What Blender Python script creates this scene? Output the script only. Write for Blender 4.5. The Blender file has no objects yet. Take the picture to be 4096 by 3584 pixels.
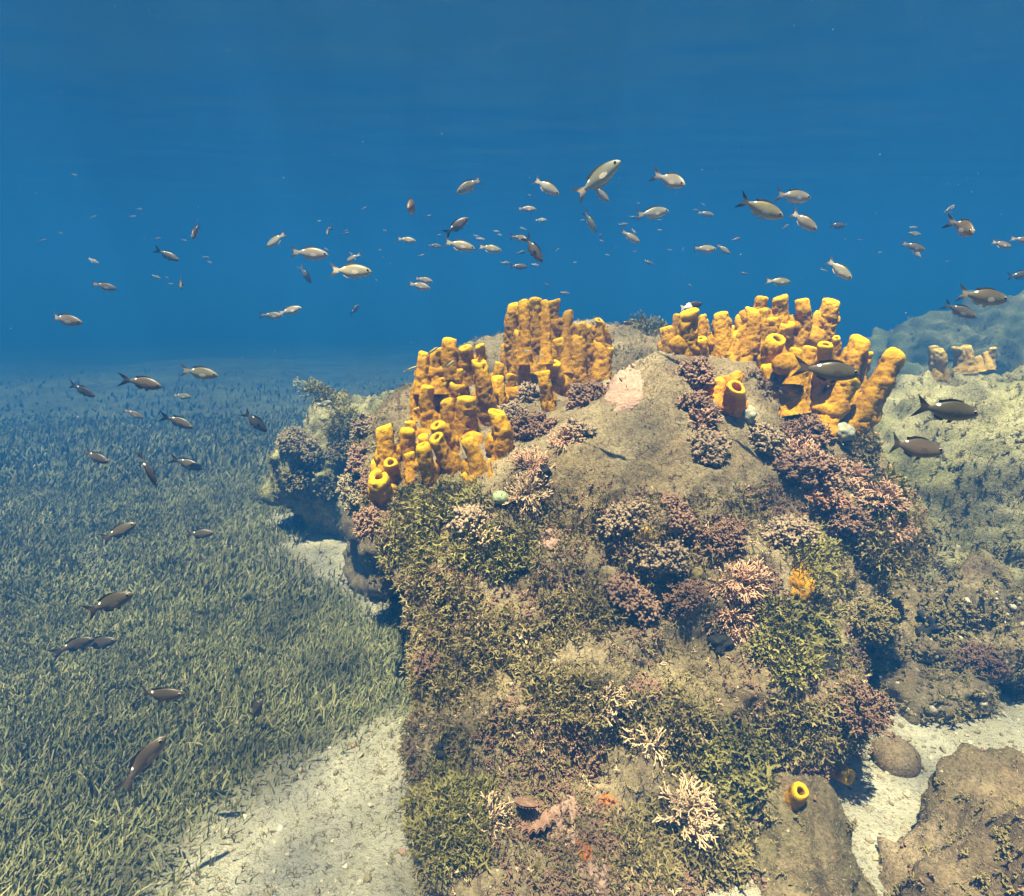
import bpy, math, random
import numpy as np
from mathutils import Vector, Matrix
from mathutils.bvhtree import BVHTree

# ------------------------------------------------------------------ camera, sky, sun, exposure
SC = bpy.context.scene
COL = SC.collection
rnd = random.Random(7)
NR = np.random.default_rng(11)
R = math.radians

CAM_Z, PITCH, FPX = 1.10, R(12.5), 1150.0          # focal length in pixels of a 2048 px wide picture
cam_d = bpy.data.cameras.new('camera')
cam = bpy.data.objects.new('camera', cam_d); COL.objects.link(cam)
cam.location = (0, 0, CAM_Z); cam.rotation_euler = (math.pi/2 - PITCH, 0, 0)
cam_d.sensor_width = 36.0; cam_d.lens = 36.0*FPX/2048.0
cam_d.clip_start = 0.02; cam_d.clip_end = 500
SC.camera = cam

SUN_EL, SUN_AZ = R(75), R(205)                       # azimuth measured from +Y towards +X
w = bpy.data.worlds.new('World'); SC.world = w; w.use_nodes = True
nt = w.node_tree; nt.nodes.clear()
sky = nt.nodes.new('ShaderNodeTexSky'); sky.sky_type = 'NISHITA'; sky.sun_disc = False
sky.sun_elevation = SUN_EL; sky.sun_rotation = SUN_AZ
bg = nt.nodes.new('ShaderNodeBackground'); bg.inputs[1].default_value = 0.06
wo = nt.nodes.new('ShaderNodeOutputWorld')
nt.links.new(sky.outputs[0], bg.inputs[0]); nt.links.new(bg.outputs[0], wo.inputs[0])

sun_d = bpy.data.lights.new('sun', 'SUN'); sun_d.energy = 5.0; sun_d.angle = R(0.5); sun_d.color = (1.0, 0.81, 0.54)
sun = bpy.data.objects.new('sun', sun_d); COL.objects.link(sun)
sd = Vector((math.sin(SUN_AZ)*math.cos(SUN_EL), math.cos(SUN_AZ)*math.cos(SUN_EL), math.sin(SUN_EL)))
sun.rotation_euler = sd.to_track_quat('Z', 'Y').to_euler(); sun.location = (0, 0, 8)

vs = SC.view_settings
vs.view_transform = 'Standard'; vs.look = 'None'; vs.gamma = 1; vs.use_curve_mapping = False; vs.exposure = 2.95
cy = SC.cycles
cy.use_denoising = True
try: cy.denoiser = 'OPENIMAGEDENOISE'
except Exception: pass
cy.max_bounces = 6; cy.diffuse_bounces = 3; cy.glossy_bounces = 2; cy.transmission_bounces = 2
cy.volume_bounces = 1; cy.transparent_max_bounces = 8; cy.use_adaptive_sampling = True; cy.adaptive_threshold = 0.02
cy.sample_clamp_indirect = 4.0; cy.caustics_reflective = False; cy.caustics_refractive = False
SURF_Z = 2.9
HAZE_DENSITY = 0.31
HAZE_COLOR = (0.006, 0.056, 0.188)
HAZE_ABS = (0.16, 0.25, 0.25)

# ------------------------------------------------------------------ geometry helpers
CF = np.array([0, math.cos(PITCH), -math.sin(PITCH)]); CU = np.array([0, math.sin(PITCH), math.cos(PITCH)]); CR = np.array([1., 0, 0])
CO = np.array([0, 0, CAM_Z])
def ray(px, py):                                     # direction with unit depth along the camera axis
    return CF + CR*((px-1024)/FPX) - CU*((py-896)/FPX)
def I(px, py, Y):                                    # the point of a sight line at world distance Y
    d = ray(px, py); return CO + d*(Y/d[1])
def G(px, py, z=0.0):
    d = ray(px, py); return CO + d*((z-CAM_Z)/d[2])

def _h(ix, iy, iz, s):
    n = (ix*374761393 + iy*668265263 + iz*2147483647*3 + s*1274126177) & 0xffffffff
    n = ((n ^ (n >> 13))*1274126177) & 0xffffffff
    n = ((n ^ (n >> 16))*2246822519) & 0xffffffff
    return ((n ^ (n >> 15)) & 0xffffff)/float(0xffffff)
def vnoise(P, s=0):
    P = np.asarray(P, float); i = np.floor(P).astype(np.int64); f = P-i; u = f*f*(3-2*f)
    r = 0
    for a in (0, 1):
        for b in (0, 1):
            for c in (0, 1):
                wgt = (u[:, 0] if a else 1-u[:, 0])*(u[:, 1] if b else 1-u[:, 1])*(u[:, 2] if c else 1-u[:, 2])
                r = r + wgt*_h(i[:, 0]+a, i[:, 1]+b, i[:, 2]+c, s)
    return r*2-1
def fbm(P, o=4, s=0, gain=0.5):
    r = 0; a = 1; P = np.asarray(P, float)
    for k in range(o):
        r = r + a*vnoise(P, s+k); P = P*2.03+1.7; a *= gain
    return r
def worley(P, s=0):
    P = np.asarray(P, float); i = np.floor(P).astype(np.int64); best = np.full(len(P), 9.0)
    for a in (-1, 0, 1):
        for b in (-1, 0, 1):
            for c in (-1, 0, 1):
                j = i + np.array([a, b, c])
                q = np.stack([j[:, k] + _h(j[:, 0], j[:, 1], j[:, 2], s+k*7) for k in range(3)], 1)
                best = np.minimum(best, np.linalg.norm(P-q, axis=1))
    return best

def mesh_np(name, V, F, mat, smooth=True, attr=None):
    V = np.ascontiguousarray(V, np.float32); F = np.ascontiguousarray(F, np.int32)
    me = bpy.data.meshes.new(name); n, k = F.shape
    me.vertices.add(len(V)); me.vertices.foreach_set('co', V.ravel())
    me.loops.add(n*k); me.loops.foreach_set('vertex_index', F.ravel())
    me.polygons.add(n); me.polygons.foreach_set('loop_start', np.arange(0, n*k, k, dtype=np.int32))
    me.polygons.foreach_set('use_smooth', np.full(n, smooth, bool))
    if attr is not None:
        for an, av in attr.items():
            at = me.attributes.new(an, 'FLOAT', 'POINT'); at.data.foreach_set('value', np.ascontiguousarray(av, np.float32))
    me.update(calc_edges=True); me.validate()
    if mat is not None: me.materials.append(mat)
    return me
def link(name, me, parent=None):
    o = bpy.data.objects.new(name, me); COL.objects.link(o)
    if parent is not None: o.parent = parent
    return o
def tag(o, label=None, cat=None, group=None, kind=None):
    if label: o['label'] = label
    if cat: o['category'] = cat
    if group: o['group'] = group
    if kind: o['kind'] = kind
    return o
def empty(name, loc=(0, 0, 0)):
    o = bpy.data.objects.new(name, None); COL.objects.link(o); o.location = loc; o.empty_display_size = 0.05
    return o

def grid_faces(nr, nc, wrap):
    r, c = np.meshgrid(np.arange(nr-1), np.arange(nc if wrap else nc-1), indexing='ij')
    c2 = (c+1) % nc
    return np.stack([r*nc+c, r*nc+c2, (r+1)*nc+c2, (r+1)*nc+c], -1).reshape(-1, 4)
def vnormals(V, F):
    A, B, C_, D = (V[F[:, k]] for k in range(4))
    n = np.cross(C_-A, D-B); N = np.zeros_like(V)
    for k in range(4): np.add.at(N, F[:, k], n)
    return N/np.maximum(np.linalg.norm(N, axis=1, keepdims=True), 1e-9)
def catmull(C, t, wrap):
    n = len(C); i = np.floor(t).astype(int); f = (t-i)[:, None, None]
    g = (lambda k: C[k % n]) if wrap else (lambda k: C[np.clip(k, 0, n-1)])
    p0, p1, p2, p3 = g(i-1), g(i), g(i+1), g(i+2)
    return 0.5*((2*p1)+(-p0+p2)*f+(2*p0-5*p1+4*p2-p3)*f*f+(-p0+3*p1-3*p2+p3)*f**3)

# ------------------------------------------------------------------ material helpers
class NT:
    def __init__(s, name):
        s.m = bpy.data.materials.new(name); s.m.use_nodes = True; s.t = s.m.node_tree; s.t.nodes.clear()
        s.out = s.n('OutputMaterial'); s.b = s.n('BsdfPrincipled'); s.l(s.b.outputs[0], s.out.inputs[0])
        s.b.inputs['Roughness'].default_value = 0.85
        try: s.b.inputs['Specular IOR Level'].default_value = 0.15
        except Exception: pass
    def n(s, k, **kw):
        x = s.t.nodes.new('ShaderNode'+k)
        for a, v in kw.items(): setattr(x, a, v)
        return x
    def l(s, a, b): s.t.links.new(a, b)
    def co(s, kind='Object'): return s.n('TexCoord').outputs[kind]
    def noise(s, scale, detail=4, rough=0.6, vec=None, dist=0.0):
        x = s.n('TexNoise'); x.inputs['Scale'].default_value = scale; x.inputs['Detail'].default_value = detail
        x.inputs['Roughness'].default_value = rough; x.inputs['Distortion'].default_value = dist
        s.l(vec if vec is not None else s.co(), x.inputs['Vector']); return x.outputs['Fac']
    def voro(s, scale, feature='F1', vec=None, rnd_=1.0):
        x = s.n('TexVoronoi', feature=feature); x.inputs['Scale'].default_value = scale
        s.l(vec if vec is not None else s.co(), x.inputs['Vector']); return x
    def ramp(s, fac, stops):
        x = s.n('ValToRGB'); e = x.color_ramp.elements
        while len(e) < len(stops): e.new(0.5)
        for k, (p, c) in enumerate(stops): e[k].position = p; e[k].color = (*c, 1) if len(c) == 3 else c
        s.l(fac, x.inputs[0]); return x.outputs[0]
    def mix(s, fac, a, b, mode='MIX'):
        x = s.n('Mix', data_type='RGBA', blend_type=mode)
        for sock, v in ((x.inputs[0], fac), (x.inputs[6], a), (x.inputs[7], b)):
            if isinstance(v, (int, float)): sock.default_value = v
            elif isinstance(v, tuple): sock.default_value = (*v, 1)
            else: s.l(v, sock)
        return x.outputs[2]
    def math(s, op, a, b=0.0, clamp=False):
        x = s.n('Math', operation=op, use_clamp=clamp)
        for sock, v in ((x.inputs[0], a), (x.inputs[1], b)):
            if isinstance(v, (int, float)): sock.default_value = v
            else: s.l(v, sock)
        return x.outputs[0]
    def attr(s, name): return s.n('Attribute', attribute_name=name).outputs['Fac']
    def bump(s, h, strength=0.5, dist=0.01):
        x = s.n('Bump'); x.inputs['Strength'].default_value = strength; x.inputs['Distance'].default_value = dist
        s.l(h, x.inputs['Height']); s.l(x.outputs[0], s.b.inputs['Normal'])
    def color(s, c):
        if isinstance(c, tuple): s.b.inputs['Base Color'].default_value = (*c, 1)
        else: s.l(c, s.b.inputs['Base Color'])
    def island(s): return s.n('NewGeometry').outputs['Random Per Island']

def rock_mat(name, base, dark, pale, green):
    t = NT(name)
    a = t.ramp(t.noise(7, 6, 0.65), [(0.3, dark), (0.5, base), (0.72, pale)])
    a = t.mix(t.ramp(t.noise(3.2, 4, 0.6), [(0.48, (0, 0, 0)), (0.66, (1, 1, 1))]), a, green)
    sp = t.ramp(t.noise(150, 3, 0.7), [(0.35, (0.55, 0.55, 0.55)), (0.62, (1.15, 1.15, 1.15))])
    a = t.mix(t.ramp(t.noise(9.0, 6, 0.75), [(0.56, (0, 0, 0)), (0.68, (.45, .45, .45))]), a, (0.20, 0.11, 0.06))
    a = t.mix(1.0, a, sp, 'MULTIPLY')
    t.color(a)
    h = t.math('ADD', t.noise(55, 6, 0.7), t.math('MULTIPLY', t.noise(260, 3, 0.7), 0.4))
    t.bump(h, 0.9, 0.012)
    t.b.inputs['Roughness'].default_value = 0.95
    return t.m
M = {}
M['rock'] = rock_mat('rock_turf', (0.235, 0.19, 0.115), (0.13, 0.098, 0.06), (0.32, 0.265, 0.165), (0.20, 0.155, 0.085))
M['rock_green'] = rock_mat('rock_green_turf', (0.30, 0.28, 0.155), (0.17, 0.16, 0.085), (0.40, 0.37, 0.22), (0.22, 0.22, 0.09))
M['rock_grey'] = rock_mat('rock_grey_silt', (0.22, 0.165, 0.10), (0.10, 0.072, 0.045), (0.38, 0.30, 0.20), (0.16, 0.135, 0.07))

M['rock_far'] = rock_mat('rock_far_turf', (0.12, 0.13, 0.065), (0.06, 0.07, 0.035), (0.26, 0.26, 0.14), (0.09, 0.11, 0.045))
t = NT('sand'); a = t.ramp(t.noise(5, 5, 0.6), [(0.3, (0.40, 0.38, 0.28)), (0.7, (0.66, 0.63, 0.52))])
a = t.mix(t.ramp(t.noise(90, 5, 0.75), [(0.52, (0, 0, 0)), (0.66, (1, 1, 1))]), a, (0.20, 0.18, 0.13))
a = t.mix(t.math('MULTIPLY', t.attr('bed'), .93), a, t.ramp(t.noise(30, 5, .7), [(.3, (.045, .055, .025)), (.7, (.13, .13, .065))]))
t.color(a); t.bump(t.math('ADD', t.math('MULTIPLY', t.noise(22, 7, 0.75), 1.6), t.math('MULTIPLY', t.noise(220, 3, 0.7), 0.6)), 1.0, 0.02); M['sand'] = t.m
t = NT('rubble'); a = t.ramp(t.island(), [(0, (0.50, 0.46, 0.36)), (0.4, (0.34, 0.30, 0.22)), (0.75, (0.19, 0.165, 0.10)), (0.9, (0.30, 0.20, 0.14)), (1, (0.62, 0.58, 0.50))])
t.color(a); t.bump(t.noise(180, 4, 0.7), 0.6, 0.006); M['rubble'] = t.m

t = NT('seagrass')
g = t.ramp(t.island(), [(0.0, (0.040, 0.056, 0.022)), (0.45, (0.080, 0.098, 0.042)), (0.75, (0.135, 0.142, 0.066)), (0.92, (0.24, 0.215, 0.115)), (1.0, (0.32, 0.26, 0.15))])
g = t.mix(t.ramp(t.noise(0.9, 3, 0.6, t.co('Generated') if False else t.n('NewGeometry').outputs['Position']), [(0.4, (0, 0, 0)), (0.62, (1, 1, 1))]), g, t.mix(0.45, g, (0.22, 0.21, 0.09)))  # paler noise patches put sunlit dapples into the blade colour
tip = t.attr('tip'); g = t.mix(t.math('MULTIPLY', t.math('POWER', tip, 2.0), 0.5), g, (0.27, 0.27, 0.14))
t.color(g); M['grass'] = t.m

def weed_mat(name, stops, tipc, tf=0.5):
    t = NT(name); c = t.ramp(t.island(), stops)
    c = t.mix(t.math('MULTIPLY', t.math('POWER', t.attr('tip'), 1.6), tf), c, tipc)
    t.color(c); return t.m
M['olive'] = weed_mat('olive_seaweed', [(0, (0.11, 0.102, 0.022)), (0.5, (0.17, 0.152, 0.038)), (1, (0.23, 0.205, 0.066))], (0.27, 0.24, 0.10), 0.55)
M['olive_brown'] = weed_mat('olive_brown_seaweed', [(0, (0.105, 0.084, 0.028)), (0.5, (0.165, 0.132, 0.048)), (1, (0.235, 0.19, 0.08))], (0.28, 0.235, 0.12), 0.5)
M['brown'] = weed_mat('brown_seaweed', [(0, (0.10, 0.052, 0.034)), (0.5, (0.165, 0.092, 0.062)), (1, (0.235, 0.145, 0.096))], (0.26, 0.172, 0.115), 0.6)
M['grey_brown'] = weed_mat('grey_brown_seaweed', [(0, (0.11, 0.076, 0.050)), (0.5, (0.18, 0.13, 0.087)), (1, (0.25, 0.185, 0.125))], (0.32, 0.245, 0.165), 0.6)
M['red_brown'] = weed_mat('red_brown_seaweed', [(0, (0.16, 0.05, 0.03)), (0.5, (0.24, 0.10, 0.06)), (1, (0.32, 0.18, 0.10))], (0.48, 0.30, 0.18), 0.6)
M['pink'] = weed_mat('pink_coralline', [(0, (0.30, 0.15, 0.10)), (0.5, (0.42, 0.24, 0.16)), (1, (0.52, 0.34, 0.22))], (0.56, 0.37, 0.25), 0.8)
M['tan_tuft'] = weed_mat('tan_coralline', [(0, (0.36, 0.25, 0.15)), (0.5, (0.50, 0.36, 0.22)), (1, (0.62, 0.48, 0.30))], (0.60, 0.44, 0.28), 0.8)
M['turf'] = weed_mat('turf', [(0, (0.13, 0.105, 0.058)), (0.5, (0.21, 0.17, 0.10)), (1, (0.31, 0.255, 0.155))], (0.36, 0.30, 0.19), 0.5)

def sponge_mat(name, body, deep, lip):
    t = NT(name)
    n1 = t.noise(30, 5, 0.65)
    c = t.ramp(n1, [(0.33, deep), (0.55, body), (0.75, tuple(min(1, v*1.2) for v in body))])
    pit = t.voro(95).outputs['Distance']
    c = t.mix(t.ramp(t.math('ADD', pit, t.math('MULTIPLY', t.noise(60, 3), 0.26)), [(0.28, (0.65, 0.65, 0.65)), (0.48, (0, 0, 0))]), c, tuple(v*.7 for v in deep))
    c = t.mix(t.math('MULTIPLY', t.attr('lip'), 0.9), c, lip)
    t.color(c)
    t.bump(t.math('ADD', t.math('MULTIPLY', pit, 0.7), t.noise(240, 4, 0.7)), 0.6, 0.006)
    return t.m
M['sponge'] = sponge_mat('yellow_sponge', (0.45, 0.235, 0.003), (0.23, 0.105, 0.002), (0.72, 0.42, 0.005))
M['sponge_orange'] = sponge_mat('orange_sponge', (0.58, 0.235, 0.015), (0.34, 0.11, 0.010), (0.80, 0.42, 0.02))
M['sponge_pale'] = sponge_mat('pale_yellow_sponge', (0.40, 0.27, 0.07), (0.27, 0.17, 0.04), (0.50, 0.37, 0.11))

# ------------------------------------------------------------------ rocks
ROCKS = []                                           # vertex and face arrays that seaweed and sponges are set on
def rough(V, F, amp, s, flat=1.0):
    N = vnormals(V, F)
    d = fbm(V*3.5, 3, s)*amp*1.2 + fbm(V*11, 4, s+20)*amp*0.55 + (0.5-worley(V*8, s+40))*amp*0.55
    d = d + (0.5-worley(V*26, s+50))*amp*0.16 + fbm(V*42, 3, s+60)*amp*0.11
    return V + N*d[:, None]
def finish_rock(name, V, F, mat, label):
    o = link(name, mesh_np(name, V, F, mat)); tag(o, label, 'boulder'); ROCKS.append((V, F)); return o
def blob(name, c, rad, prof, mat, label, s, amp=0.05, nr=110, nc=200, pw=2.3):
    v = np.linspace(-math.pi/2, math.pi/2, nr); u = np.linspace(0, 2*math.pi, nc, endpoint=False)
    vv, uu = np.meshgrid(v, u, indexing='ij')
    sgn = lambda x, p: np.sign(x)*np.abs(x)**(2/p)
    z = np.sin(vv); rr = sgn(np.cos(vv), pw); k = np.interp(z, [p[0] for p in prof], [p[1] for p in prof])
    V = np.stack([c[0]+rad[0]*rr*k*sgn(np.cos(uu), pw*0.9), c[1]+rad[1]*rr*k*sgn(np.sin(uu), pw*0.9), c[2]+rad[2]*np.sign(z)*np.abs(z)**0.9], -1).reshape(-1, 3)
    F = grid_faces(nr, nc, True)
    return finish_rock(name, rough(V, F, amp, s), F, mat, label)

A3 = lambda *p: np.array(p, float)
cols = [
 [A3(-.25,2.1,-.2), A3(-.25,2.1,.05), A3(-.28,2.1,.28), A3(-.38,2.1,.46), A3(-.50,2.1,.60), A3(-.45,2.15,.77), A3(-.10,2.25,.86)],
 [A3(-.2,1.5,-.2), A3(-.20,1.5,.05), A3(-.22,1.6,.25), A3(-.28,1.6,.42), I(730,1000,1.68), I(735,870,1.78), I(850,775,2.0)],
 [I(872,2000,.80), I(866,1792,.87), I(832,1500,1.10), I(795,1250,1.3), I(785,1060,1.42), I(850,930,1.56), I(950,800,1.86)],
 [I(980,2050,.74), I(975,1810,.83), I(965,1500,1.05), I(960,1250,1.22), I(965,1060,1.33), I(1010,910,1.50), I(1110,800,1.78)],
 [I(1250,2050,.74), I(1250,1810,.83), I(1250,1500,1.04), I(1250,1250,1.20), I(1250,1010,1.32), I(1280,830,1.52), I(1300,712,1.78)],
 [I(1460,2020,.78), I(1470,1800,.86), I(1510,1520,1.06), I(1520,1260,1.22), I(1500,1050,1.35), I(1480,880,1.52), I(1430,722,1.82)],
 [I(1600,1900,1.0), I(1630,1720,1.06), I(1700,1520,1.15), I(1760,1290,1.32), I(1760,1050,1.46), I(1690,905,1.60), I(1570,755,1.86)],
 [A3(.92,1.5,-.2), A3(.95,1.5,.05), A3(1.02,1.55,.22), A3(1.10,1.62,.42), I(1812,1050,1.68), I(1735,870,1.76), I(1640,765,2.0)],
 [A3(1.0,2.1,-.2), A3(1.0,2.1,.05), A3(1.08,2.1,.25), A3(1.12,2.1,.45), A3(1.08,2.1,.65), A3(1.0,2.15,.78), A3(.80,2.25,.87)],
 [A3(.8,2.7,-.2), A3(.8,2.7,.05), A3(.85,2.7,.25), A3(.85,2.7,.45), A3(.8,2.65,.65), A3(.72,2.55,.8), A3(.6,2.4,.86)],
 [A3(.2,2.8,-.2), A3(.2,2.8,.05), A3(.2,2.8,.25), A3(.2,2.8,.45), A3(.2,2.75,.65), A3(.22,2.6,.8), A3(.3,2.45,.86)],
]
pole = A3(.35, 2.10, .885)
CN = np.stack([np.stack(c+[pole], 0) for c in cols], 1)      # rows x columns x 3
rows = catmull(CN, np.linspace(0, 6.999, 330), False)
net = catmull(rows.transpose(1, 0, 2), np.linspace(0, len(cols), 520, endpoint=False), True).transpose(1, 0, 2)
F0 = grid_faces(330, 520, True); V0 = net.reshape(-1, 3)
V0 = V0 + (rough(V0, F0, 0.06, 3)-V0)*np.interp(V0[:, 2], [.50, .80], [1, .42])[:, None]
finish_rock('boulder', V0, F0, M['rock'], 'large tan boulder in the foreground crowned with yellow tube sponges')

blob('boulder', (.35, 2.72, .30), (1.02, .55, .76), [(-1, 1.0), (0, 1.0), (1, .95)], M['rock'], 'pale rounded boulder behind the foreground boulder and its sponges', 31, 0.05)
blob('boulder', (-.77, 2.97, .33), (.43, .46, .36), [(-1, .78), (-.6, .80), (-.25, .95), (.1, 1.0), (1, 1.0)], M['rock_green'], 'overhanging boulder left of the yellow sponges beside the sand tongue', 52, 0.10)
blob('boulder', (-.42, 2.45, .2), (.33, .5, .42), [(-1, .8), (0, .9), (1, 1.0)], M['rock'], 'dark boulder in the shaded recess between the overhang and the foreground boulder', 57, 0.05)
blob('boulder', (2.30, 2.50, .05), (1.18, .98, .82), [(-1, 1), (1, .92)], M['rock_green'], 'broad greenish sloping boulder on the right behind the dark fish', 71, 0.065, 160, 280)
blob('boulder', (4.75, 5.2, .2), (1.75, 1.1, 1.1), [(-1, 1), (1, .9)], M['rock_far'], 'far hazy ridge boulder at the right edge of the blue water', 83, 0.10)
blob('boulder', (3.1, 4.4, .1), (.9, .7, .66), [(-1, 1), (1, .9)], M['rock_far'], 'hazy low boulder behind the pale background sponges', 87, 0.08)
blob('boulder', (1.14, .80, -.12), (.70, .42, .39), [(-1, 1), (1, .8)], M['rock_grey'], 'low brown silted rock slope in the bottom right corner', 91, 0.07, pw=2.0)
blob('boulder', (1.55, 1.62, .0), (.50, .26, .29), [(-1, 1.1), (1, .9)], M['rock'], 'low crumbling boulder of rubble between the foreground boulder and right sand', 95, 0.11)
blob('boulder', (.60, .98, -.05), (.17, .23, .23), [(-1, 1.1), (1, .9)], M['rock_grey'], 'bare brownish rock foot under the right side of the foreground boulder', 93, 0.05)
o_ = I(1780, 1545, 1.2)
blob('stone', (o_[0]+.04, o_[1]+.04, .03), (.055, .055, .045), [(-1, 1), (1, 1)], M['rock_grey'], 'small round grey stone on the white sand at lower right', 97, 0.004, 40, 60)

# ------------------------------------------------------------------ sea floor
def in_poly(x, y, P):
    r = np.zeros(x.shape, bool); n = len(P)
    for k in range(n):
        (x1, y1), (x2, y2) = P[k], P[(k+1) % n]
        c = ((y1 > y) != (y2 > y)) & (x < (x2-x1)*(y-y1)/(y2-y1+1e-12)+x1); r ^= c
    return r
g2 = lambda pts: [tuple(G(*p)[:2]) for p in pts]
SAND = [g2([(900,1400),(790,1420),(770,1490),(690,1510),(600,1545),(520,1590),(450,1640),(385,1690),(320,1800),(280,2050),(1000,2050)]),
        g2([(570,1040),(640,1010),(720,1040),(800,1080),(880,1270),(740,1250),(650,1185),(555,1110)]),
        [(-.35,.2),(-.2,1.0),(.5,1.4),(.95,1.5),(1.3,2.2),(3.2,1.6),(2.4,.2)]]
def grass_ok(x, y):
    P = np.stack([x, y, 0*x], 1); jx = x+fbm(P*4, 5, 61, .7)*.12; jy = y+fbm(P*4, 5, 62, .7)*.12; r = np.ones(len(x), bool)
    for pl in SAND: r &= ~in_poly(jx, jy, pl)
    return r
def grass_p(x, y):
    return np.mean([grass_ok(x+a, y+b) for a, b in ((0, 0), (.07, 0), (-.07, .03), (0, .08), (.03, -.08), (.12, .06), (-.1, -.1))], axis=0)
def ground_z(x, y):
    P = np.stack([np.ravel(x), np.ravel(y), np.zeros(np.size(x))], 1)
    z = fbm(P*0.55, 3, 5)*0.05 + fbm(P*0.28, 3, 6)*.14*np.interp(np.hypot(P[:, 0], P[:, 1]), [4.5, 13], [0, 1]) + fbm(P*3.0, 3, 8)*0.012 + fbm(P*14, 3, 9)*0.004
    return z.reshape(np.shape(x))
def axis(lo, hi, n0, far):
    a = np.linspace(lo, hi, n0); st = a[1]-a[0]; e = []; p = hi
    while p < far: st *= 1.12; p += st; e.append(p)
    lo_e = []; p = lo; st = a[1]-a[0]
    while p > -far: st *= 1.12; p -= st; lo_e.append(p)
    return np.array(lo_e[::-1]+list(a)+e)
gx, gy = axis(-2.5, 2.5, 330, 42), axis(-.2, 4.5, 310, 42)
GX, GY = np.meshgrid(gx, gy); GZ = ground_z(GX, GY)
VG = np.stack([GX, GY, GZ], -1).reshape(-1, 3); FG = grid_faces(len(gy), len(gx), False)
bed = grass_p(VG[:, 0], VG[:, 1])*np.interp(np.hypot(VG[:, 0], VG[:, 1]), [0, 4.5, 11], [1, .97, .9])
sb = link('seabed', mesh_np('seabed', VG, FG, M['sand'], True, {'bed': bed})); tag(sb, kind='structure')

# one search tree over all the rocks
vo = 0; VV = []; FF = []
for V, F in ROCKS: VV.append(V); FF.append(F+vo); vo += len(V)
VV = np.concatenate(VV); FF = np.concatenate(FF)
BV = BVHTree.FromPolygons(VV.tolist(), FF.tolist())
MAINB = BVHTree.FromPolygons(V0.tolist(), F0.tolist())
def hit(px, py, tree=None):
    d = Vector(ray(px, py)).normalized()
    p, n, i, dist = (tree or BV).ray_cast(Vector(CO), d)
    if p is None:
        p, n, i, q = (tree or BV).find_nearest(Vector(I(px, py, 1.15)))
        if (p-Vector(I(px, py, 1.15))).length > .2: return None
        dist = (p-Vector(CO)).length
    if n.dot(d) > 0: n = -n
    return np.array(p), np.array(n), dist
def inside_rock(x, y, z):                            # something of rock stands over this spot of the floor
    p, n, i, d = BV.ray_cast(Vector((x, y, z-0.02)), Vector((0, 0, 1)))
    return p is not None

# ------------------------------------------------------------------ plant prototypes
def tube(P, r, k=5, cap=True):
    P = np.asarray(P, float); n = len(P); T = np.gradient(P, axis=0); T /= np.linalg.norm(T, axis=1, keepdims=True)+1e-9
    ref = np.where(np.abs(T[:, 2:3]) < 0.9, np.array([[0, 0, 1.]]), np.array([[1., 0, 0]]))
    B = np.cross(T, ref); B /= np.linalg.norm(B, axis=1, keepdims=True)+1e-9; C_ = np.cross(T, B)
    a = np.linspace(0, 2*math.pi, k, endpoint=False)
    V = P[:, None]+np.asarray(r)[:, None, None]*(np.cos(a)[None, :, None]*B[:, None]+np.sin(a)[None, :, None]*C_[:, None])
    return V.reshape(-1, 3), grid_faces(n, k, True)
class Acc:
    def __init__(s): s.V = []; s.F = []; s.A = []; s.n = 0
    def add(s, V, F, A): s.V.append(V); s.F.append(F+s.n); s.A.append(A); s.n += len(V)
    def get(s): return np.concatenate(s.V), np.concatenate(s.F), np.concatenate(s.A)
def unit(v): v = np.asarray(v, float); return v/(np.linalg.norm(v)+1e-9)
def ribbon(seed, L=0.05, wd=0.0042, levels=4, spread=32):
    q = random.Random(seed); ac = Acc()
    def grow(p, d, side, l, wi, lev, h0):
        n = 3; P = []; D = d
        for k in range(n):
            f = k/(n-1); P.append(p + D*l*f + np.array([q.gauss(0, 1), q.gauss(0, 1), 0])*l*0.04*k)
        P = np.array(P); ww = np.array([wi*.8, wi, wi*1.15 if lev else wi*.55])
        V = np.concatenate([P-side*ww[:, None]*.5, P+side*ww[:, None]*.5])
        F = np.array([[k, k+n, k+n+1, k+1] for k in range(n-1)])
        hs = (h0+np.linspace(0, 1, n))/(levels+1); ac.add(V, F, np.concatenate([hs, hs]))
        if lev:
            nrm = unit(np.cross(D, side))
            for sg in (-1, 1):
                if q.random() < 0.1: continue
                a = R(spread*q.uniform(.7, 1.3))*sg
                nd = unit(D*math.cos(a)+side*math.sin(a)+nrm*q.gauss(0, .35))
                ns = unit(side - nd*side.dot(nd) + nrm*q.gauss(0, .3)); ns = unit(ns-nd*ns.dot(nd))
                grow(P[-1], nd, ns, l*q.uniform(.7, .95), wi*.88, lev-1, h0+1)
    grow(np.zeros(3), np.array([0, 0, 1.]), np.array([1., 0, 0]), L/levels*1.25, wd, levels-1, 0)
    return ac.get()
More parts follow.
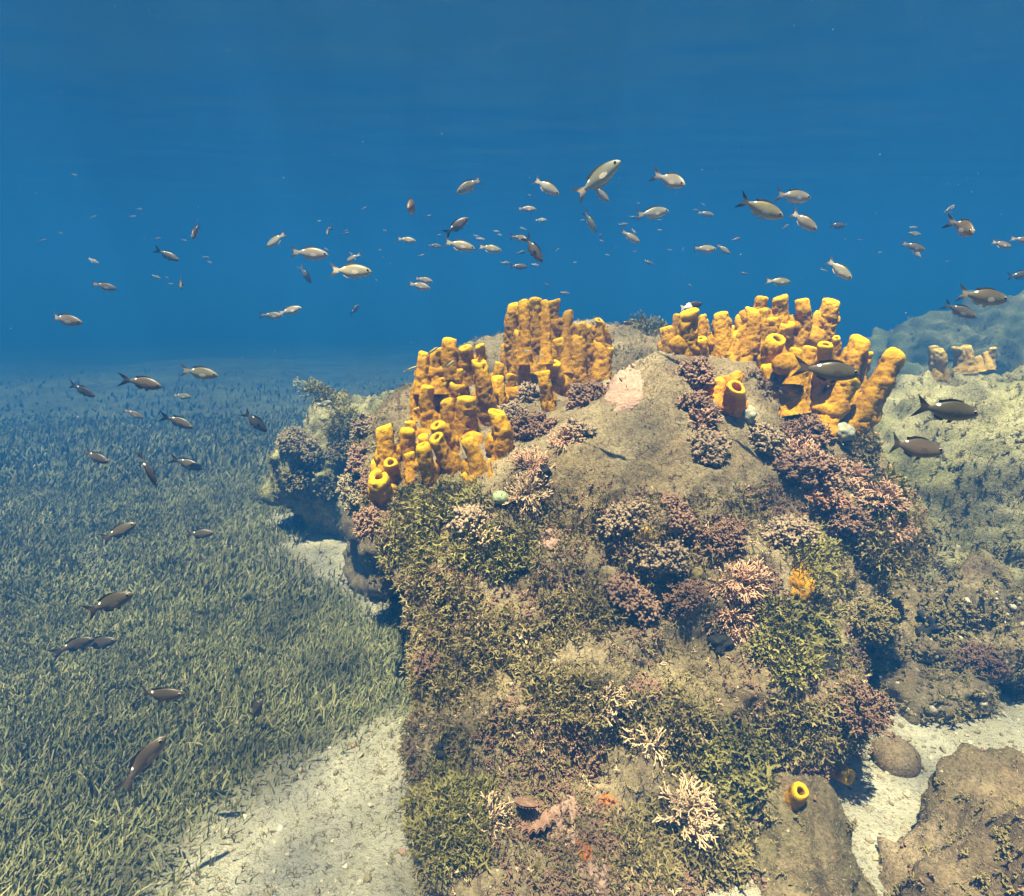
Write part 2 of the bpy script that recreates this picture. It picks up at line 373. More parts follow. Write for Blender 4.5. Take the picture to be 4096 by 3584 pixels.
def fingers(seed, L=0.03, r=0.0034, levels=3, k=5, spread=42, taper=.9, kink=.1):
    q = random.Random(seed); ac = Acc()
    def grow(p, d, l, ra, lev, h0):
        m = p+d*l*.55+np.array([q.gauss(0, kink) for _ in range(3)])*l; e = p+d*l+np.array([q.gauss(0, kink) for _ in range(3)])*l
        V, F = tube([p, m, e, e+unit(e-m)*ra*.9], [ra, ra*.95, ra*(1.05 if lev == 0 else .95), ra*.25], k)
        hs = (h0+np.array([0, .5, .95, 1]))/(levels+.001); ac.add(V, F, np.repeat(hs, k))
        if lev:
            for b in range(2 if q.random() < .75 else 3):
                a = R(spread*q.uniform(.6, 1.3)); ph = q.uniform(0, 6.28)
                x = unit(np.cross(d, [q.gauss(0, 1), q.gauss(0, 1), q.gauss(0, 1)]))
                grow(e if q.random() < .7 else m, unit(d*math.cos(a)+x*math.sin(a)), l*q.uniform(.65, .95), ra*taper, lev-1, h0+1)
    grow(np.zeros(3), np.array([0, 0, 1.]), L/levels*1.3, r, levels-1, 0)
    return ac.get()
def blade_tuft(seed):
    q = random.Random(seed); ac = Acc()
    for b in range(4):
        az = q.uniform(0, 6.28); ln = q.uniform(.6, 1.1); cu = q.uniform(.1, .7); wi = .07
        d = np.array([math.cos(az), math.sin(az), 0]); sd_ = np.array([-d[1], d[0], 0])
        P = np.array([[0, 0, 0]+d*.1*b/4, d*cu*.35*ln+np.array([0, 0, .55*ln]), d*cu*ln+np.array([0, 0, .85*ln])])
        ww = np.array([wi, wi, wi*.3])[:, None]
        ac.add(np.concatenate([P-sd_*ww, P+sd_*ww]), np.array([[0, 3, 4, 1], [1, 4, 5, 2]]), np.array([0, .5, 1]*2))
    return ac.get()
PR = {
 'ribbon': [ribbon(k) for k in range(14)],
 'wide': [ribbon(50+k, 0.05, 0.0058, 4, 38) for k in range(12)],
 'knob': [fingers(100+k, 0.034, 0.0056, 3, 6, 52, .95) for k in range(14)],
 'fine': [fingers(200+k, 0.036, 0.0028, 4, 4, 42) for k in range(10)],
 'stick': [fingers(300+k, 0.046, 0.0021, 3, 5, 36, .92, .04) for k in range(12)],
 'tuft': [blade_tuft(400+k) for k in range(10)],
}
def frames(D):
    D = D/np.maximum(np.linalg.norm(D, axis=1, keepdims=True), 1e-9); n = len(D)
    a = NR.normal(size=(n, 3)); X = np.cross(a, D); X /= np.linalg.norm(X, axis=1, keepdims=True)+1e-9
    return np.stack([X, np.cross(D, X), D], 2)
def scatter(kind, P, D, S):
    P, D, S = np.asarray(P), np.asarray(D), np.asarray(S); protos = PR[kind]; which = NR.integers(0, len(protos), len(P)); M3 = frames(D)
    ac = Acc()
    for k, (V, F, A) in enumerate(protos):
        ii = np.nonzero(which == k)[0]
        if not len(ii): continue
        W = np.einsum('nij,vj->nvi', M3[ii]*S[ii][:, None, None], V)+P[ii][:, None]
        n, v = len(ii), len(V)
        ac.add(W.reshape(-1, 3), (F[None]+(np.arange(n)*v)[:, None, None]).reshape(-1, 4), np.tile(A, n))
    return ac.get()
def plant(name, kind, P, D, S, mat, origin):
    V, F, A = scatter(kind, P, D, S); o = link(name, mesh_np(name, V-np.asarray(origin), F, mat, True, {'tip': A})); o.location = origin; return o
UP = np.array([0, 0, 1.])
def dome(px, py, rx, ry, n, inner=.35, up=.35, lift=.0):
    """points and directions of a domed clump that sits on the rock seen at this spot"""
    h = hit(px, py)
    if h is None: return None
    c, nrm, d = h; sc = d/math.sqrt(1+((px-1024)/FPX)**2+((py-896)/FPX)**2)/FPX
    ra, rb = rx*sc, ry*sc; ax = unit(unit(nrm)*.7+UP*up)
    x = unit(np.cross([0.1, 1, 0], ax)); y = np.cross(ax, x)
    u = NR.uniform(0, 2*math.pi, n); z = NR.uniform(-.15, 1, n); rr = np.sqrt(np.maximum(0, 1-z*z)); s = NR.uniform(inner, .72, n)*(1+.45*vnoise(np.stack([rr*np.cos(u), rr*np.sin(u), z], 1)*1.7+px*.37, 4))
    dep = min(ra, rb)*.85
    dirs = np.stack([rr*np.cos(u), rr*np.sin(u), z], 1)
    P = c + (dirs[:, :1]*x*ra + dirs[:, 1:2]*y*rb + dirs[:, 2:]*ax*dep)*s[:, None] + ax*dep*lift
    D = dirs[:, :1]*x + dirs[:, 1:2]*y + dirs[:, 2:]*ax + NR.normal(size=(n, 3))*.25
    return P, D, c, ra
def carpet(px, py, rx, ry, n, tilt=.45):
    """fronds that grow from the rock's surface over an uneven oval patch"""
    P = []; D = []; tries = 0; s = rnd.random()*99
    while len(P) < n and tries < n*4:
        tries += 1; a = rnd.uniform(0, 6.283); q = math.sqrt(rnd.random())
        q *= 0.75+0.35*math.sin(3*a+s)*math.sin(2*a+s*1.7)+.15*rnd.random()
        h = hit(px+rx*q*math.cos(a), py+ry*q*math.sin(a))
        if h is None: continue
        P.append(h[0]-h[1]*.004); D.append(h[1]*.8+UP*.35+np.array([rnd.gauss(0, tilt) for _ in range(3)]))
    return np.array(P), np.array(D)

# ------------------------------------------------------------------ tube sponges
def tube_sponge(base, top, rad, s, hole=.5, flare=1.55, squash=1.0, ext=.045):
    base, top = np.asarray(base, float), np.asarray(top, float); q = random.Random(s)
    ax = top-base; L = np.linalg.norm(ax); ax = ax/L; base = base-ax*ext; L += ext
    x = unit(np.cross(ax, [0.3, 1, 0.2])); y = np.cross(ax, x); nc = 30
    n_out = max(14, int(L/.0055))
    v = np.linspace(0, 1, n_out); lip_r = rad*(.30 if hole < .7 else .23)
    rr = rad*np.interp(v, [0, .3, .75, 1], [flare, 1.15, .95, .86]); zz = v*(L-lip_r); lp = np.interp(v, [0, .86, .97, 1], [0, 0, .6, 1])
    a = np.linspace(0, math.pi, 7)[1:]
    mid = rr[-1]-lip_r
    rr2 = mid+lip_r*np.cos(a); zz2 = (L-lip_r)+lip_r*np.sin(a); inner = max(rr2[-1]*.8, rad*hole*.62)
    rr2 = np.interp(np.linspace(0, 1, 6), [0, 1], [0, inner-rr2[-1]])+rr2
    r3 = inner*np.array([.96, .9, .8, .6, .05]); z3 = (L-lip_r)-rad*np.array([.3, .8, 1.4, 1.8, 1.9])
    Rr = np.concatenate([rr, rr2, r3]); Z = np.concatenate([zz, zz2, z3]); LP = np.concatenate([lp, [1, 1, 1, 1, .8, .5], [.1, 0, 0, 0, 0]])
    ang = np.linspace(0, 2*math.pi, nc, endpoint=False)
    ell = 1+.10*np.cos(2*ang+q.uniform(0, 6))*squash+.05*np.cos(3*ang+q.uniform(0, 6))
    bend = np.array([q.gauss(0, .16), q.gauss(0, .16)])*L
    f = np.clip(Z/L, 0, 1); off = (f*f-f)[:, None]*(bend[0]*x+bend[1]*y)[None]
    rim = 1+0*ang; tiltz = rad*.16*np.cos(ang+q.uniform(0, 6))
    V = base+off[:, None]+ax*(Z[:, None, None]+(tiltz[None, :]*(f**6)[:, None])[..., None])+(Rr[:, None]*ell[None])[..., None]*(np.cos(ang)[None, :, None]*x+np.sin(ang)[None, :, None]*y)
    V = V.reshape(-1, 3); F = grid_faces(len(Rr), nc, True); N = vnormals(V, F)
    W = V+s*3.1
    d = fbm(W*13, 2, 9)*rad*.10 + fbm(W*26, 3, 1)*rad*.15 + fbm(W*100, 2, 3)*rad*.05 - np.clip(.46-worley(W*50, 5), 0, 1)*rad*.62 - np.clip(.44-worley(W*95, 6), 0, 1)*rad*.42
    d = d*np.repeat(np.where(np.arange(len(Rr)) > n_out, .35, 1)*np.interp(LP, [0, 1], [1, .55]), nc)
    return V+N*d[:, None], F, np.repeat(LP, nc)
def lump(c, rad, s):
    v = np.linspace(-math.pi/2, math.pi/2, 26); u = np.linspace(0, 2*math.pi, 40, endpoint=False); vv, uu = np.meshgrid(v, u, indexing='ij')
    V = np.stack([np.cos(vv)*np.cos(uu)*rad[0], np.cos(vv)*np.sin(uu)*rad[1], np.sin(vv)*rad[2]], -1).reshape(-1, 3)+c
    F = grid_faces(26, 40, True); N = vnormals(V, F); m = min(rad); W = V+s*2.3
    return V+N*(fbm(W*18, 3, 2)*m*.35-np.clip(.42-worley(W*34, 5), 0, 1)*m*.7)[:, None], F, np.clip((V[:, 2]-c[2])/rad[2]-.75, 0, .35)
def colony(label, tubes, conv, Y0, mat, lumps=(), lsh=.022, ext=.045, group='yellow tube sponge colonies', spread=.28, cat='sponge', name='tube_sponge_colony'):
    ox, oy, k = conv; root = None; parts = []
    for n, tb in enumerate(tubes):
        tx, ty, bx, by, wz = tb[:5]; hole = tb[5] if len(tb) > 5 else .45
        bp = (ox+bx/k, oy+by/k); tp = (ox+tx/k, oy+ty/k); h = hit(*bp)
        Y = Y0 if h is None else min(max(h[0][1], Y0-spread), Y0+spread)
        b = I(*bp, Y); tpnt = I(*tp, Y + (tb[6] if len(tb) > 6 else rnd.uniform(-.015, .02)))
        sc = (Y/ray(*bp)[1])/FPX
        r_ = wz/k*.5*sc; L_ = float(np.linalg.norm(tpnt-b))
        if wz/k > 16 and Y0 < 2.4: parts.append(('base',)+lump(b+(tpnt-b)*.18+np.array([0, .01, 0]), (r_*1.5, r_*1.15, max(r_*1.1, L_*.30)), rnd.randrange(900))+(b,))
        parts.append(('tube',)+tube_sponge(b, tpnt, wz/k*.525*sc, rnd.randrange(1, 900), hole, ext=ext)+(b,))
    for lx, ly, wx, wy in lumps:
        p_ = (ox+lx/k, oy+ly/k); h = hit(*p_); Y = Y0 if h is None else min(max(h[0][1], Y0-spread), Y0+spread)
        c = I(*p_, Y+lsh); sc = (Y/ray(*p_)[1])/FPX
        parts.append(('base',)+lump(c, (wx/k*.42*sc, min(wx, wy)/k*.3*sc, wy/k*.40*sc), rnd.randrange(900))+(c,))
    loc = min((p[4] for p in parts), key=lambda q: q[2])
    root = tag(empty(name, loc), label, cat, group)
    for nm, V, F, A, b in parts:
        o = link(nm, mesh_np(nm, V-loc, F, mat, True, {'lip': A}), root)
    return root
ZA, ZC, ZP = (700, 550, 3.724), (1200, 550, 3.151), (0, 0, 1)
SP = M['sponge']
colony('dense clump of yellow tube sponges front and left of centre on the foreground boulder', [
 (745,470,755,660,112),(560,575,552,780,95),(655,545,655,770,115),(860,530,862,700,112),(965,518,972,660,88),(955,636,1015,985,135,.6,-.03),
 (820,682,822,800,98),(508,790,505,985,78),(578,825,600,1140,112),(690,748,700,980,132),(805,800,820,1030,165,.6,-.02),(722,925,735,1110,112),
 (868,905,850,1170,172,.5,-.02),(965,900,980,1100,72),(1015,862,1020,1100,100),(1085,1010,1092,1340,128,.6),(640,1112,745,1300,112,.5,-.03),(640,1200,765,1450,125,.5,-.03),
 (535,1262,605,1550,122,.5,-.03),(872,1215,930,1470,122),(540,1190,555,1300,92),(1036,1372,1048,1500,36,.2),(838,1478,930,1540,62,.2),(500,985,520,1040,60)],
 ZA, 1.50, SP, [(950,1530,210,110),(760,1200,300,220),(900,1250,240,240),(700,1020,330,250),(800,740,480,220),(560,1120,120,100),(1060,1520,70,110)])
colony('small yellow tube sponges at the left edge of the foreground boulder with two open cups', [
 (255,1120,292,1410,145),(440,1088,450,1200,98),(430,1140,432,1370,132),(440,1322,452,1450,98,.6),(190,1372,212,1465,78),(300,1390,312,1540,112,.55,-.035),(212,1490,250,1650,150,.6,-.045)],
 ZA, 1.55, SP, [(270,1600,150,160),(360,1330,240,140)])
colony('tall yellow tube sponge cluster at the rear middle of the foreground boulder, against blue water', [
 (1225,210,1238,470,92),(1290,188,1292,330,82),(1385,175,1392,460,132),(1332,245,1345,440,92),(1518,185,1520,420,122),(1450,192,1452,330,65),(1630,268,1630,440,82),
 (1175,342,1180,470,62),(1255,400,1232,620,112),(1300,436,1322,620,112),(1450,478,1452,640,88),(1715,355,1720,470,92),(1765,372,1770,480,82),(1850,330,1852,430,72),
 (1865,372,1860,580,108),(1550,462,1560,680,142),(1700,440,1700,720,152),(1850,482,1842,660,132),(1285,595,1300,800,102),(1510,645,1562,870,112,.5,-.03),(1450,712,1480,985,92),
 (1100,750,1112,960,112),(1115,650,1100,780,78),(1205,738,1202,910,92),(1600,440,1600,520,90),(1150,510,1160,600,55),(1940,540,1930,620,55)],
 ZA, 1.95, SP, [(1330,560,270,420),(1640,660,420,300),(1400,800,340,200),(1780,560,330,300),(1850,640,170,110)], ext=.15, spread=.25)
colony('long row of yellow tube sponges at the rear right of the foreground boulder', [
 (420,325,420,490,82),(490,245,492,490,58),(565,222,558,490,132),(645,250,642,350,62),(640,285,645,440,88),(765,235,765,320,88),(765,285,770,450,132),(635,395,640,500,72),
 (697,365,700,490,78),(915,248,900,460,108),(1020,135,1020,250,82),(955,205,950,280,82),(1015,215,1020,400,92),(1088,268,1080,420,88),(1135,132,1130,320,118),(1268,152,1240,350,105),
 (1170,298,1190,450,112,.5,-.03),(1462,155,1430,320,105),(1412,238,1345,440,135),(832,320,832,380,45),(840,360,850,480,120)],
 ZC, 2.02, SP, [(700,440,300,130),(900,430,320,140),(1150,400,330,200),(1350,420,200,130)], ext=.12, spread=.22)
colony('big leaning yellow tube sponges at the right front shoulder with ring shaped openings', [
 (1122,395,1085,590,118,.6,-.05),(1418,432,1420,580,92,.55,-.045),(1332,450,1312,620,105),(1240,462,1222,600,92),(1650,395,1535,650,150),(1692,485,1655,610,72),(1490,390,1490,460,62),
 (1868,490,1590,950,160),(1590,640,1432,890,150),(1300,555,1330,660,80),(1010,550,1040,600,60),(1155,560,1185,780,170,.3),(1285,590,1295,740,110,.3),(1400,630,1385,790,130,.3),(1060,560,1100,700,110,.3)],
 ZC, 1.66, SP, [(1150,640,260,200),(1270,640,150,130),(1400,660,240,160),(1180,560,220,160),(1560,880,180,150),(1360,760,130,60)], lsh=.0, spread=.16)
colony('small orange tube sponge between brown seaweed with a round opening facing the camera', [
 (860,700,825,860,128,.65,-.05),(735,650,740,740,110,.4),(880,615,850,720,75,.4)], ZC, 1.55, M['sponge_orange'], [(790,680,200,120),(850,640,120,80)], spread=.12)
colony('pale yellow sponge pair of tubes leftmost on the hazy rock at right', [(1866,692,1872,740,22),(1878,698,1880,742,24)], ZP, 2.75, M['sponge_pale'], group='distant pale sponges')
colony('pale yellow sponge tubes in the middle on the hazy rock at right', [(1912,694,1914,730,19),(1932,691,1934,730,20),(1938,712,1940,732,16)], ZP, 2.75, M['sponge_pale'], group='distant pale sponges')
colony('short pale yellow sponge tubes rightmost on the hazy rock at right', [(1972,704,1974,726,17),(1986,695,1982,716,14),(1955,712,1958,728,14)], ZP, 2.75, M['sponge_pale'], group='distant pale sponges')
for lab, tp, bp, wd in (('small orange yellow tube sponge with round mouth on the bare brownish rock foot', (1704, 1556), (1670, 1532), 30), ('stubby yellow tube sponge low at the right edge of the foreground boulder', (1610, 1608), (1588, 1592), 30)):
    h = hit(*bp); b = h[0]; o_ = b+unit(h[1]+np.array([.35, -.3, .1]))*.04; V, F, A = tube_sponge(b, o_, wd*.5*h[2]/FPX*1.0, 33, .6)
    o = link('tube_sponge', mesh_np('tube_sponge', V-b, F, M['sponge'], True, {'lip': A})); o.location = b; tag(o, lab, 'sponge', 'small lone tube sponges')

# ------------------------------------------------------------------ draped crusts
def drape(name, px, py, rx, ry, mat, label, cat, th=.012, s=1, n=46, bumpy=.5):
    h0 = hit(px, py); c = h0[0]; P = []; E = []
    for a in range(n):
        for b in range(n):
            u, v = a/(n-1)*2-1, b/(n-1)*2-1; h = hit(px+u*rx*1.2, py+v*ry*1.2)
            p, nn = (h[0], h[1]) if h is not None and np.linalg.norm(h[0]-c) < .35 else (c, h0[1])
            P.append(p); E.append((u*1.2, v*1.2, *nn))
    P = np.array(P); E = np.array(E)
    edge = 1-np.sqrt(E[:, 0]**2+E[:, 1]**2)+fbm(P*26, 3, s)*.3
    hgt = np.where(edge > 0, np.sqrt(np.clip(edge*2.2, 0, 1)), -1.0)*th
    hgt = hgt + np.where(edge > 0, 1, 0)*(.5-worley(P*90, s))*th*bumpy
    V = P+E[:, 2:]*hgt[:, None]; F = grid_faces(n, n, False)
    o = link(name, mesh_np(name, V-c, F, mat, True, {'lip': np.zeros(len(V))})); o.location = c; tag(o, label, cat); return o
t = NT('pink_crust'); c_ = t.ramp(t.noise(60, 4, .7), [(.3, (.24, .15, .115)), (.6, (.34, .23, .175)), (.8, (.42, .31, .24))]); t.color(c_); t.bump(t.voro(110).outputs['Distance'], .8, .006); M['crust'] = t.m
t = NT('cream_crust'); c_ = t.ramp(t.noise(60, 4, .7), [(.3, (.55, .36, .18)), (.7, (.75, .56, .33))]); t.color(c_); t.bump(t.noise(120, 4), .6, .006); M['cream'] = t.m
t = NT('orange_crust'); c_ = t.ramp(t.noise(80, 4, .7), [(.3, (.26, .07, .01)), (.7, (.52, .16, .02))]); t.color(c_); t.bump(t.noise(150, 4), .6, .006); M['orange'] = t.m
drape('coralline_crust', 1252, 772, 40, 46, M['crust'], 'pink nodular crust on the bare crest of the foreground boulder', 'coral crust', .005, 3)
drape('coralline_crust', 1132, 1650, 32, 55, M['crust'], 'pale pink crust patch at the foot of the foreground boulder', 'coral crust', .008, 5)
drape('coralline_crust', 1105, 1075, 22, 26, M['crust'], 'small pale crust spot beside the olive seaweed below the bare rock', 'coral crust', .008, 6)
drape('coralline_crust', 1190, 1765, 45, 50, M['crust'], 'pale pink crust at the bottom edge of the picture', 'coral crust', .008, 7)
drape('encrusting_sponge', 1435, 712, 36, 14, M['cream'], 'cream lumpy crust between brown seaweed and rear yellow sponges', 'sponge', .022, 8, bumpy=.9)
drape('encrusting_sponge', 1605, 1160, 28, 48, M['sponge'], 'yellow encrusting sponge sheet under a dark ledge', 'sponge', .014, 9)
drape('encrusting_sponge', 1300, 1072, 28, 18, M['sponge_pale'], 'pale yellow encrusting sponge peeking between brown seaweed', 'sponge', .010, 10)
drape('encrusting_sponge', 1170, 1705, 18, 36, M['orange'], 'bright orange encrusting sponge near the bottom edge', 'sponge', .010, 11)
drape('encrusting_sponge', 1212, 1600, 22, 14, M['orange'], 'faint orange stain like sponge beside the open shell', 'sponge', .004, 12)
def ball(px, py, rpx, mat, label, name, cat, s, sq=1.0, amp=.12):
    blk = name == 'crevice_shade_ball'; amp = .45 if blk else amp
    h = hit(px, py); c = h[0]+h[1]*rpx*h[2]/FPX*(.15 if blk else .5); r = rpx*h[2]/FPX
    v = np.linspace(-math.pi/2, math.pi/2, 24); u = np.linspace(0, 2*math.pi, 36, endpoint=False); vv, uu = np.meshgrid(v, u, indexing='ij')
    D = np.stack([np.cos(vv)*np.cos(uu), np.cos(vv)*np.sin(uu), np.sin(vv)*sq], -1).reshape(-1, 3)
    V = D*r*(1+fbm(D*2.2+s, 3, s)[:, None]*amp); o = link(name, mesh_np(name, V, grid_faces(24, 36, True), mat, True, {'lip': np.zeros(len(V))})); o.location = c
    return tag(o, label, cat)
t = NT('grey_ball'); t.color(t.ramp(t.noise(55, 5, .7), [(.3, (.16, .16, .12)), (.55, (.30, .31, .24)), (.75, (.44, .46, .38))])); t.bump(t.noise(150, 4), .7, .006); M['greyball'] = t.m
t = NT('green_ball'); t.color(t.ramp(t.noise(55, 5, .7), [(.3, (.16, .22, .11)), (.7, (.34, .40, .25))])); t.bump(t.noise(120, 4), .5, .006); t.b.inputs['Roughness'].default_value = .35; M['greenball'] = t.m
t = NT('black_ball'); t.color(t.ramp(t.noise(70, 5, .7), [(.3, (.010, .011, .012)), (.7, (.035, .034, .032))])); t.bump(t.noise(150, 4), .7, .006); M['black'] = t.m  # black for the balls that stand in for the shade of dark crevices
ball(1681, 868, 17, M['greyball'], 'grey green ball sponge under the long leaning yellow tubes', 'ball_sponge', 'sponge', 1)
ball(1491, 834, 16, M['greyball'], 'grey ball sponge beside the small orange sponge', 'ball_sponge', 'sponge', 2, 1.15)
ball(997, 996, 17, M['greenball'], 'pale green bubble alga below the front yellow sponges', 'bubble_alga', 'alga', 3, .8, .05)
ball(1086, 946, 14, M['black'], 'black round ball as crevice shade among the pink sticks below the front sponges', 'crevice_shade_ball', 'sponge', 4)
ball(1442, 1285, 24, M['black'], 'dark grey black ball as the shade in a hollow of the boulder face', 'crevice_shade_ball', 'sponge', 5, .7)
ball(1865, 1255, 20, M['black'], 'black ball as crevice shade at the right among the rubble', 'crevice_shade_ball', 'sponge', 6, 1.3)
ball(1640, 1335, 22, M['black'], 'black ball as the shade in the crevice right of the olive bushes', 'crevice_shade_ball', 'sponge', 7, .8)
ball(1745, 1350, 11, M['black'], 'small black ball as crevice shade at the right edge of the boulder', 'crevice_shade_ball', 'sponge', 8)
ball(885, 1505, 13, M['black'], 'small black ball as crevice shade low on the left edge of the boulder', 'crevice_shade_ball', 'sponge', 9, 1.5)
ball(1390, 1150, 12, M['olive_brown'], 'brown pear shaped sea squirt on the shaded boulder face', 'sea_squirt', 'sea squirt', 10, 1.4)

# open scalloped shell lying on the boulder's foot
h = hit(1065, 1620); c = h[0]; n_ = unit(h[1]*.8+UP*.3)
sh = tag(empty('shell', c), 'open scalloped brown shell low on the boulder face', 'shell')
t = NT('shell'); t.color(t.ramp(t.noise(45, 5, .7), [(.3, (.14, .07, .05)), (.6, (.27, .16, .11)), (.8, (.50, .38, .27))])); t.bump(t.noise(120, 4), .7, .006); M['shell'] = t.m
xx = unit(np.cross([0, 0.2, 1.], n_)); yy = np.cross(n_, xx)
for k, (open_, rad) in enumerate(((18, .062), (62, .056))):
    nr_, nc_ = 20, 160; V = []
    for i in range(nr_):
        f = i/(nr_-1)
        for j in range(nc_):
            th = R(-70+140*j/(nc_-1)); rr = rad*f*(1+.05*f*math.sin(th*32))*(1+.25*math.cos(th))
            lx, ly, lz = rr*math.sin(th), -rr*math.cos(th)+rad*.4, (.35*rad*math.sin(f*2.6)+.035*rad*f*math.cos(th*32)*.6)*(1 if k else -.4)
            ca, sa = math.cos(R(open_)), math.sin(R(open_)); ly, lz = ly*ca-lz*sa*.4, ly*-sa*.55+lz*ca
            V.append(xx*(lx*ca*.95+lz*.1)+yy*ly+n_*(lz+.012+.018*k))
    V = np.array(V); F = grid_faces(nr_, nc_, False); m = len(V)
    Nn = vnormals(V, F); V2 = np.concatenate([V, V-Nn*.004]); F2 = np.concatenate([F, F[:, ::-1]+m])
    link('valve', mesh_np('valve', V2, F2, M['shell']), sh)
# dead coral stick on the rubble
pa, pb = hit(1950, 1310), hit(2012, 1358)
if pa is not None and pb is not None:
    P = np.array([pa[0]+UP*.02+(pb[0]-pa[0])*f+UP*.004*math.sin(f*9) for f in np.linspace(0, 1, 12)])
    V, F = tube(P, .007+.0015*np.sin(np.arange(12)*2.1), 9); o = link('coral_stick', mesh_np('coral_stick', V-P[0], F, M['cream'])); o.location = P[0]
    tag(o, 'pale dead coral stick lying on the rubble at right', 'coral')

# ------------------------------------------------------------------ seaweed clumps
BR = [ # px, py, rx, ry, material, fronds, kind, label
 (1060,795,36,30,'grey_brown',150,'knob','grey brown knobby seaweed just right of the front sponges, topmost of the pile'),
 (1178,800,48,44,'brown',200,'knob','brown knobby seaweed left of the pink crust on the crest'),
 (1022,832,34,28,'grey_brown',130,'knob','grey seaweed clump touching the right side of the front sponges'),
 (1066,868,64,46,'brown',290,'knob','broad dark brown knobby seaweed mound right of the front sponges'),
 (1152,868,40,26,'grey_brown',110,'knob','small greyish seaweed patch below the clump by the pink crust'),
 (1392,752,38,46,'brown',190,'knob','tall brown knobby seaweed left of the orange sponge, upper half'),
 (1392,818,42,36,'brown',170,'knob','brown knobby seaweed hanging below left of the orange sponge'),
 (1412,900,40,46,'grey_brown',190,'knob','oval brown knobby seaweed alone on the bare right slope'),
 (1522,882,52,32,'grey_brown',160,'knob','brown seaweed ledge below the grey ball by the orange sponge'),
 (1605,862,60,40,'brown',210,'fine','reddish brown bushy seaweed under the leaning sponges'),
 (1625,940,78,48,'brown',270,'knob','large brown knobby seaweed at the right shoulder of the boulder'),
 (1650,995,56,32,'red_brown',170,'fine','rusty red bushy seaweed below the large clump at right shoulder'),
 (1252,1035,58,34,'grey_brown',180,'knob','brown seaweed at the upper left of the band across the face'),
 (1352,1042,74,36,'brown',230,'knob','brown seaweed in the middle of the band across the face'),
 (1445,1072,64,42,'brown',220,'fine','brown seaweed right of the middle of the band across the face'),
 (1580,1072,66,44,'grey_brown',220,'knob','grey brown knobby seaweed above the yellow encrusting sponge'),
 (1322,1108,66,44,'grey_brown',220,'knob','grey knobby seaweed just below the pale yellow crust'),
 (1258,1198,66,44,'brown',220,'knob','brown seaweed overhang in the centre of the boulder face'),
 (1375,1190,52,40,'brown',150,'fine','dark brown seaweed between the face overhang and the pink sticks'),
 (736,858,34,36,'grey_brown',140,'knob','pinkish grey seaweed at the top of the left edge behind the small sponges'),
 (726,918,30,42,'brown',150,'knob','brown seaweed in the middle of the left edge behind the small sponges'),
 (748,968,30,44,'brown',140,'fine','brown bushy seaweed at the lower left edge below the cup sponges'),
 (942,1042,48,34,'grey_brown',150,'knob','greyish seaweed knob above the olive mats below the front sponges'),
 (795,1305,26,30,'brown',80,'fine','small pinkish brown seaweed on the left edge of the boulder face'),
 (1545,770,46,34,'grey_brown',120,'fine','pale fuzzy seaweed between the orange sponge and leaning sponges'),
 (1290,1395,52,36,'brown',140,'fine','reddish dark seaweed tuft low in the middle of the face'),
 (1690,1040,50,40,'brown',150,'fine','brown bushy seaweed on the right edge under the shoulder clump'),
 (1755,1100,44,60,'olive_brown',180,'wide','yellowish brown seaweed fringe on the right edge of the boulder'),
 (1720,900,36,36,'olive_brown',130,'wide','golden brown seaweed under the tip of the long leaning sponge'),
 (1740,1240,60,52,'olive_brown',170,'fine','scrubby brown seaweed on the lower right edge of the boulder'),
 (1720,1420,70,60,'brown',190,'fine','scrubby red brown seaweed above the bare rock foot at lower right'),
 (1815,1165,36,46,'olive_brown',110,'fine','brown scrub at the boulder edge above the rubble'),
 (1900,1235,70,40,'olive_brown',190,'fine','brown scrub covering the rubble at right'),
 (1960,1320,70,36,'brown',150,'fine','brown scrub on the rubble beside the pale coral stick'),
 (1105,665,26,14,'tan_tuft',50,'fine','pale fuzzy seaweed nestled in the rear middle sponge cluster'),
]
for px, py, rx, ry, mt, n, kd, lab in BR:
    d = dome(px, py, rx, ry, n)
    if d is None: continue
    P, D, c, ra = d
    o = plant('seaweed_clump', kd, P, D, NR.uniform(.6, 1.0, n)*(.75 if kd == 'knob' else .9), M[mt], c); tag(o, lab, 'seaweed', 'brown seaweed clumps')
GB = [
 (880,1012,96,54,'olive',520,'ribbon','olive seaweed mat directly below the front yellow sponges'),
 (835,1090,66,70,'olive',430,'ribbon','olive seaweed mat on the upper left edge of the boulder face'),
 (985,1112,104,58,'olive',560,'ribbon','broad olive seaweed mat below the grey seaweed knob'),
 (890,1215,110,80,'olive_brown',640,'ribbon','dull olive seaweed mat in the left middle of the face'),
 (1010,1300,110,76,'olive_brown',560,'ribbon','brownish seaweed mat left of the centre with white sticks in it'),
 (860,1345,72,60,'olive_brown',330,'ribbon','thin brownish seaweed on the left edge, halfway down'),
 (912,1640,92,120,'olive',760,'ribbon','bright olive seaweed bush at the bottom left of the boulder'),
 (1478,1530,94,96,'olive',640,'wide','bright olive leafy bush at the lower right of the boulder'),
 (1585,1285,96,100,'olive',620,'wide','dark olive leafy bush right of the pink sticks'),
 (1640,1120,60,66,'olive',310,'ribbon','olive seaweed hanging right of the yellow encrusting sponge'),
 (1600,1450,92,70,'olive_brown',420,'ribbon','olive brown seaweed above the stubby yellow tube sponge'),
 (1330,1440,110,60,'olive_brown',480,'wide','olive brown seaweed across the lower middle of the face'),
 (1140,1390,100,60,'olive_brown',430,'ribbon','olive brown seaweed left of the lower middle of the face'),
 (1300,1700,90,80,'olive_brown',380,'ribbon','thin olive brown seaweed at the bottom centre'),
 (1440,1690,80,90,'olive_brown',360,'wide','olive brown seaweed beside the brownish rock foot at the bottom'),
 (1150,1230,90,60,'olive_brown',360,'ribbon','dull seaweed left of the central brown overhang'),
 (1775,990,44,56,'olive',230,'wide','olive seaweed fringe in front of the green slope at right'),
]
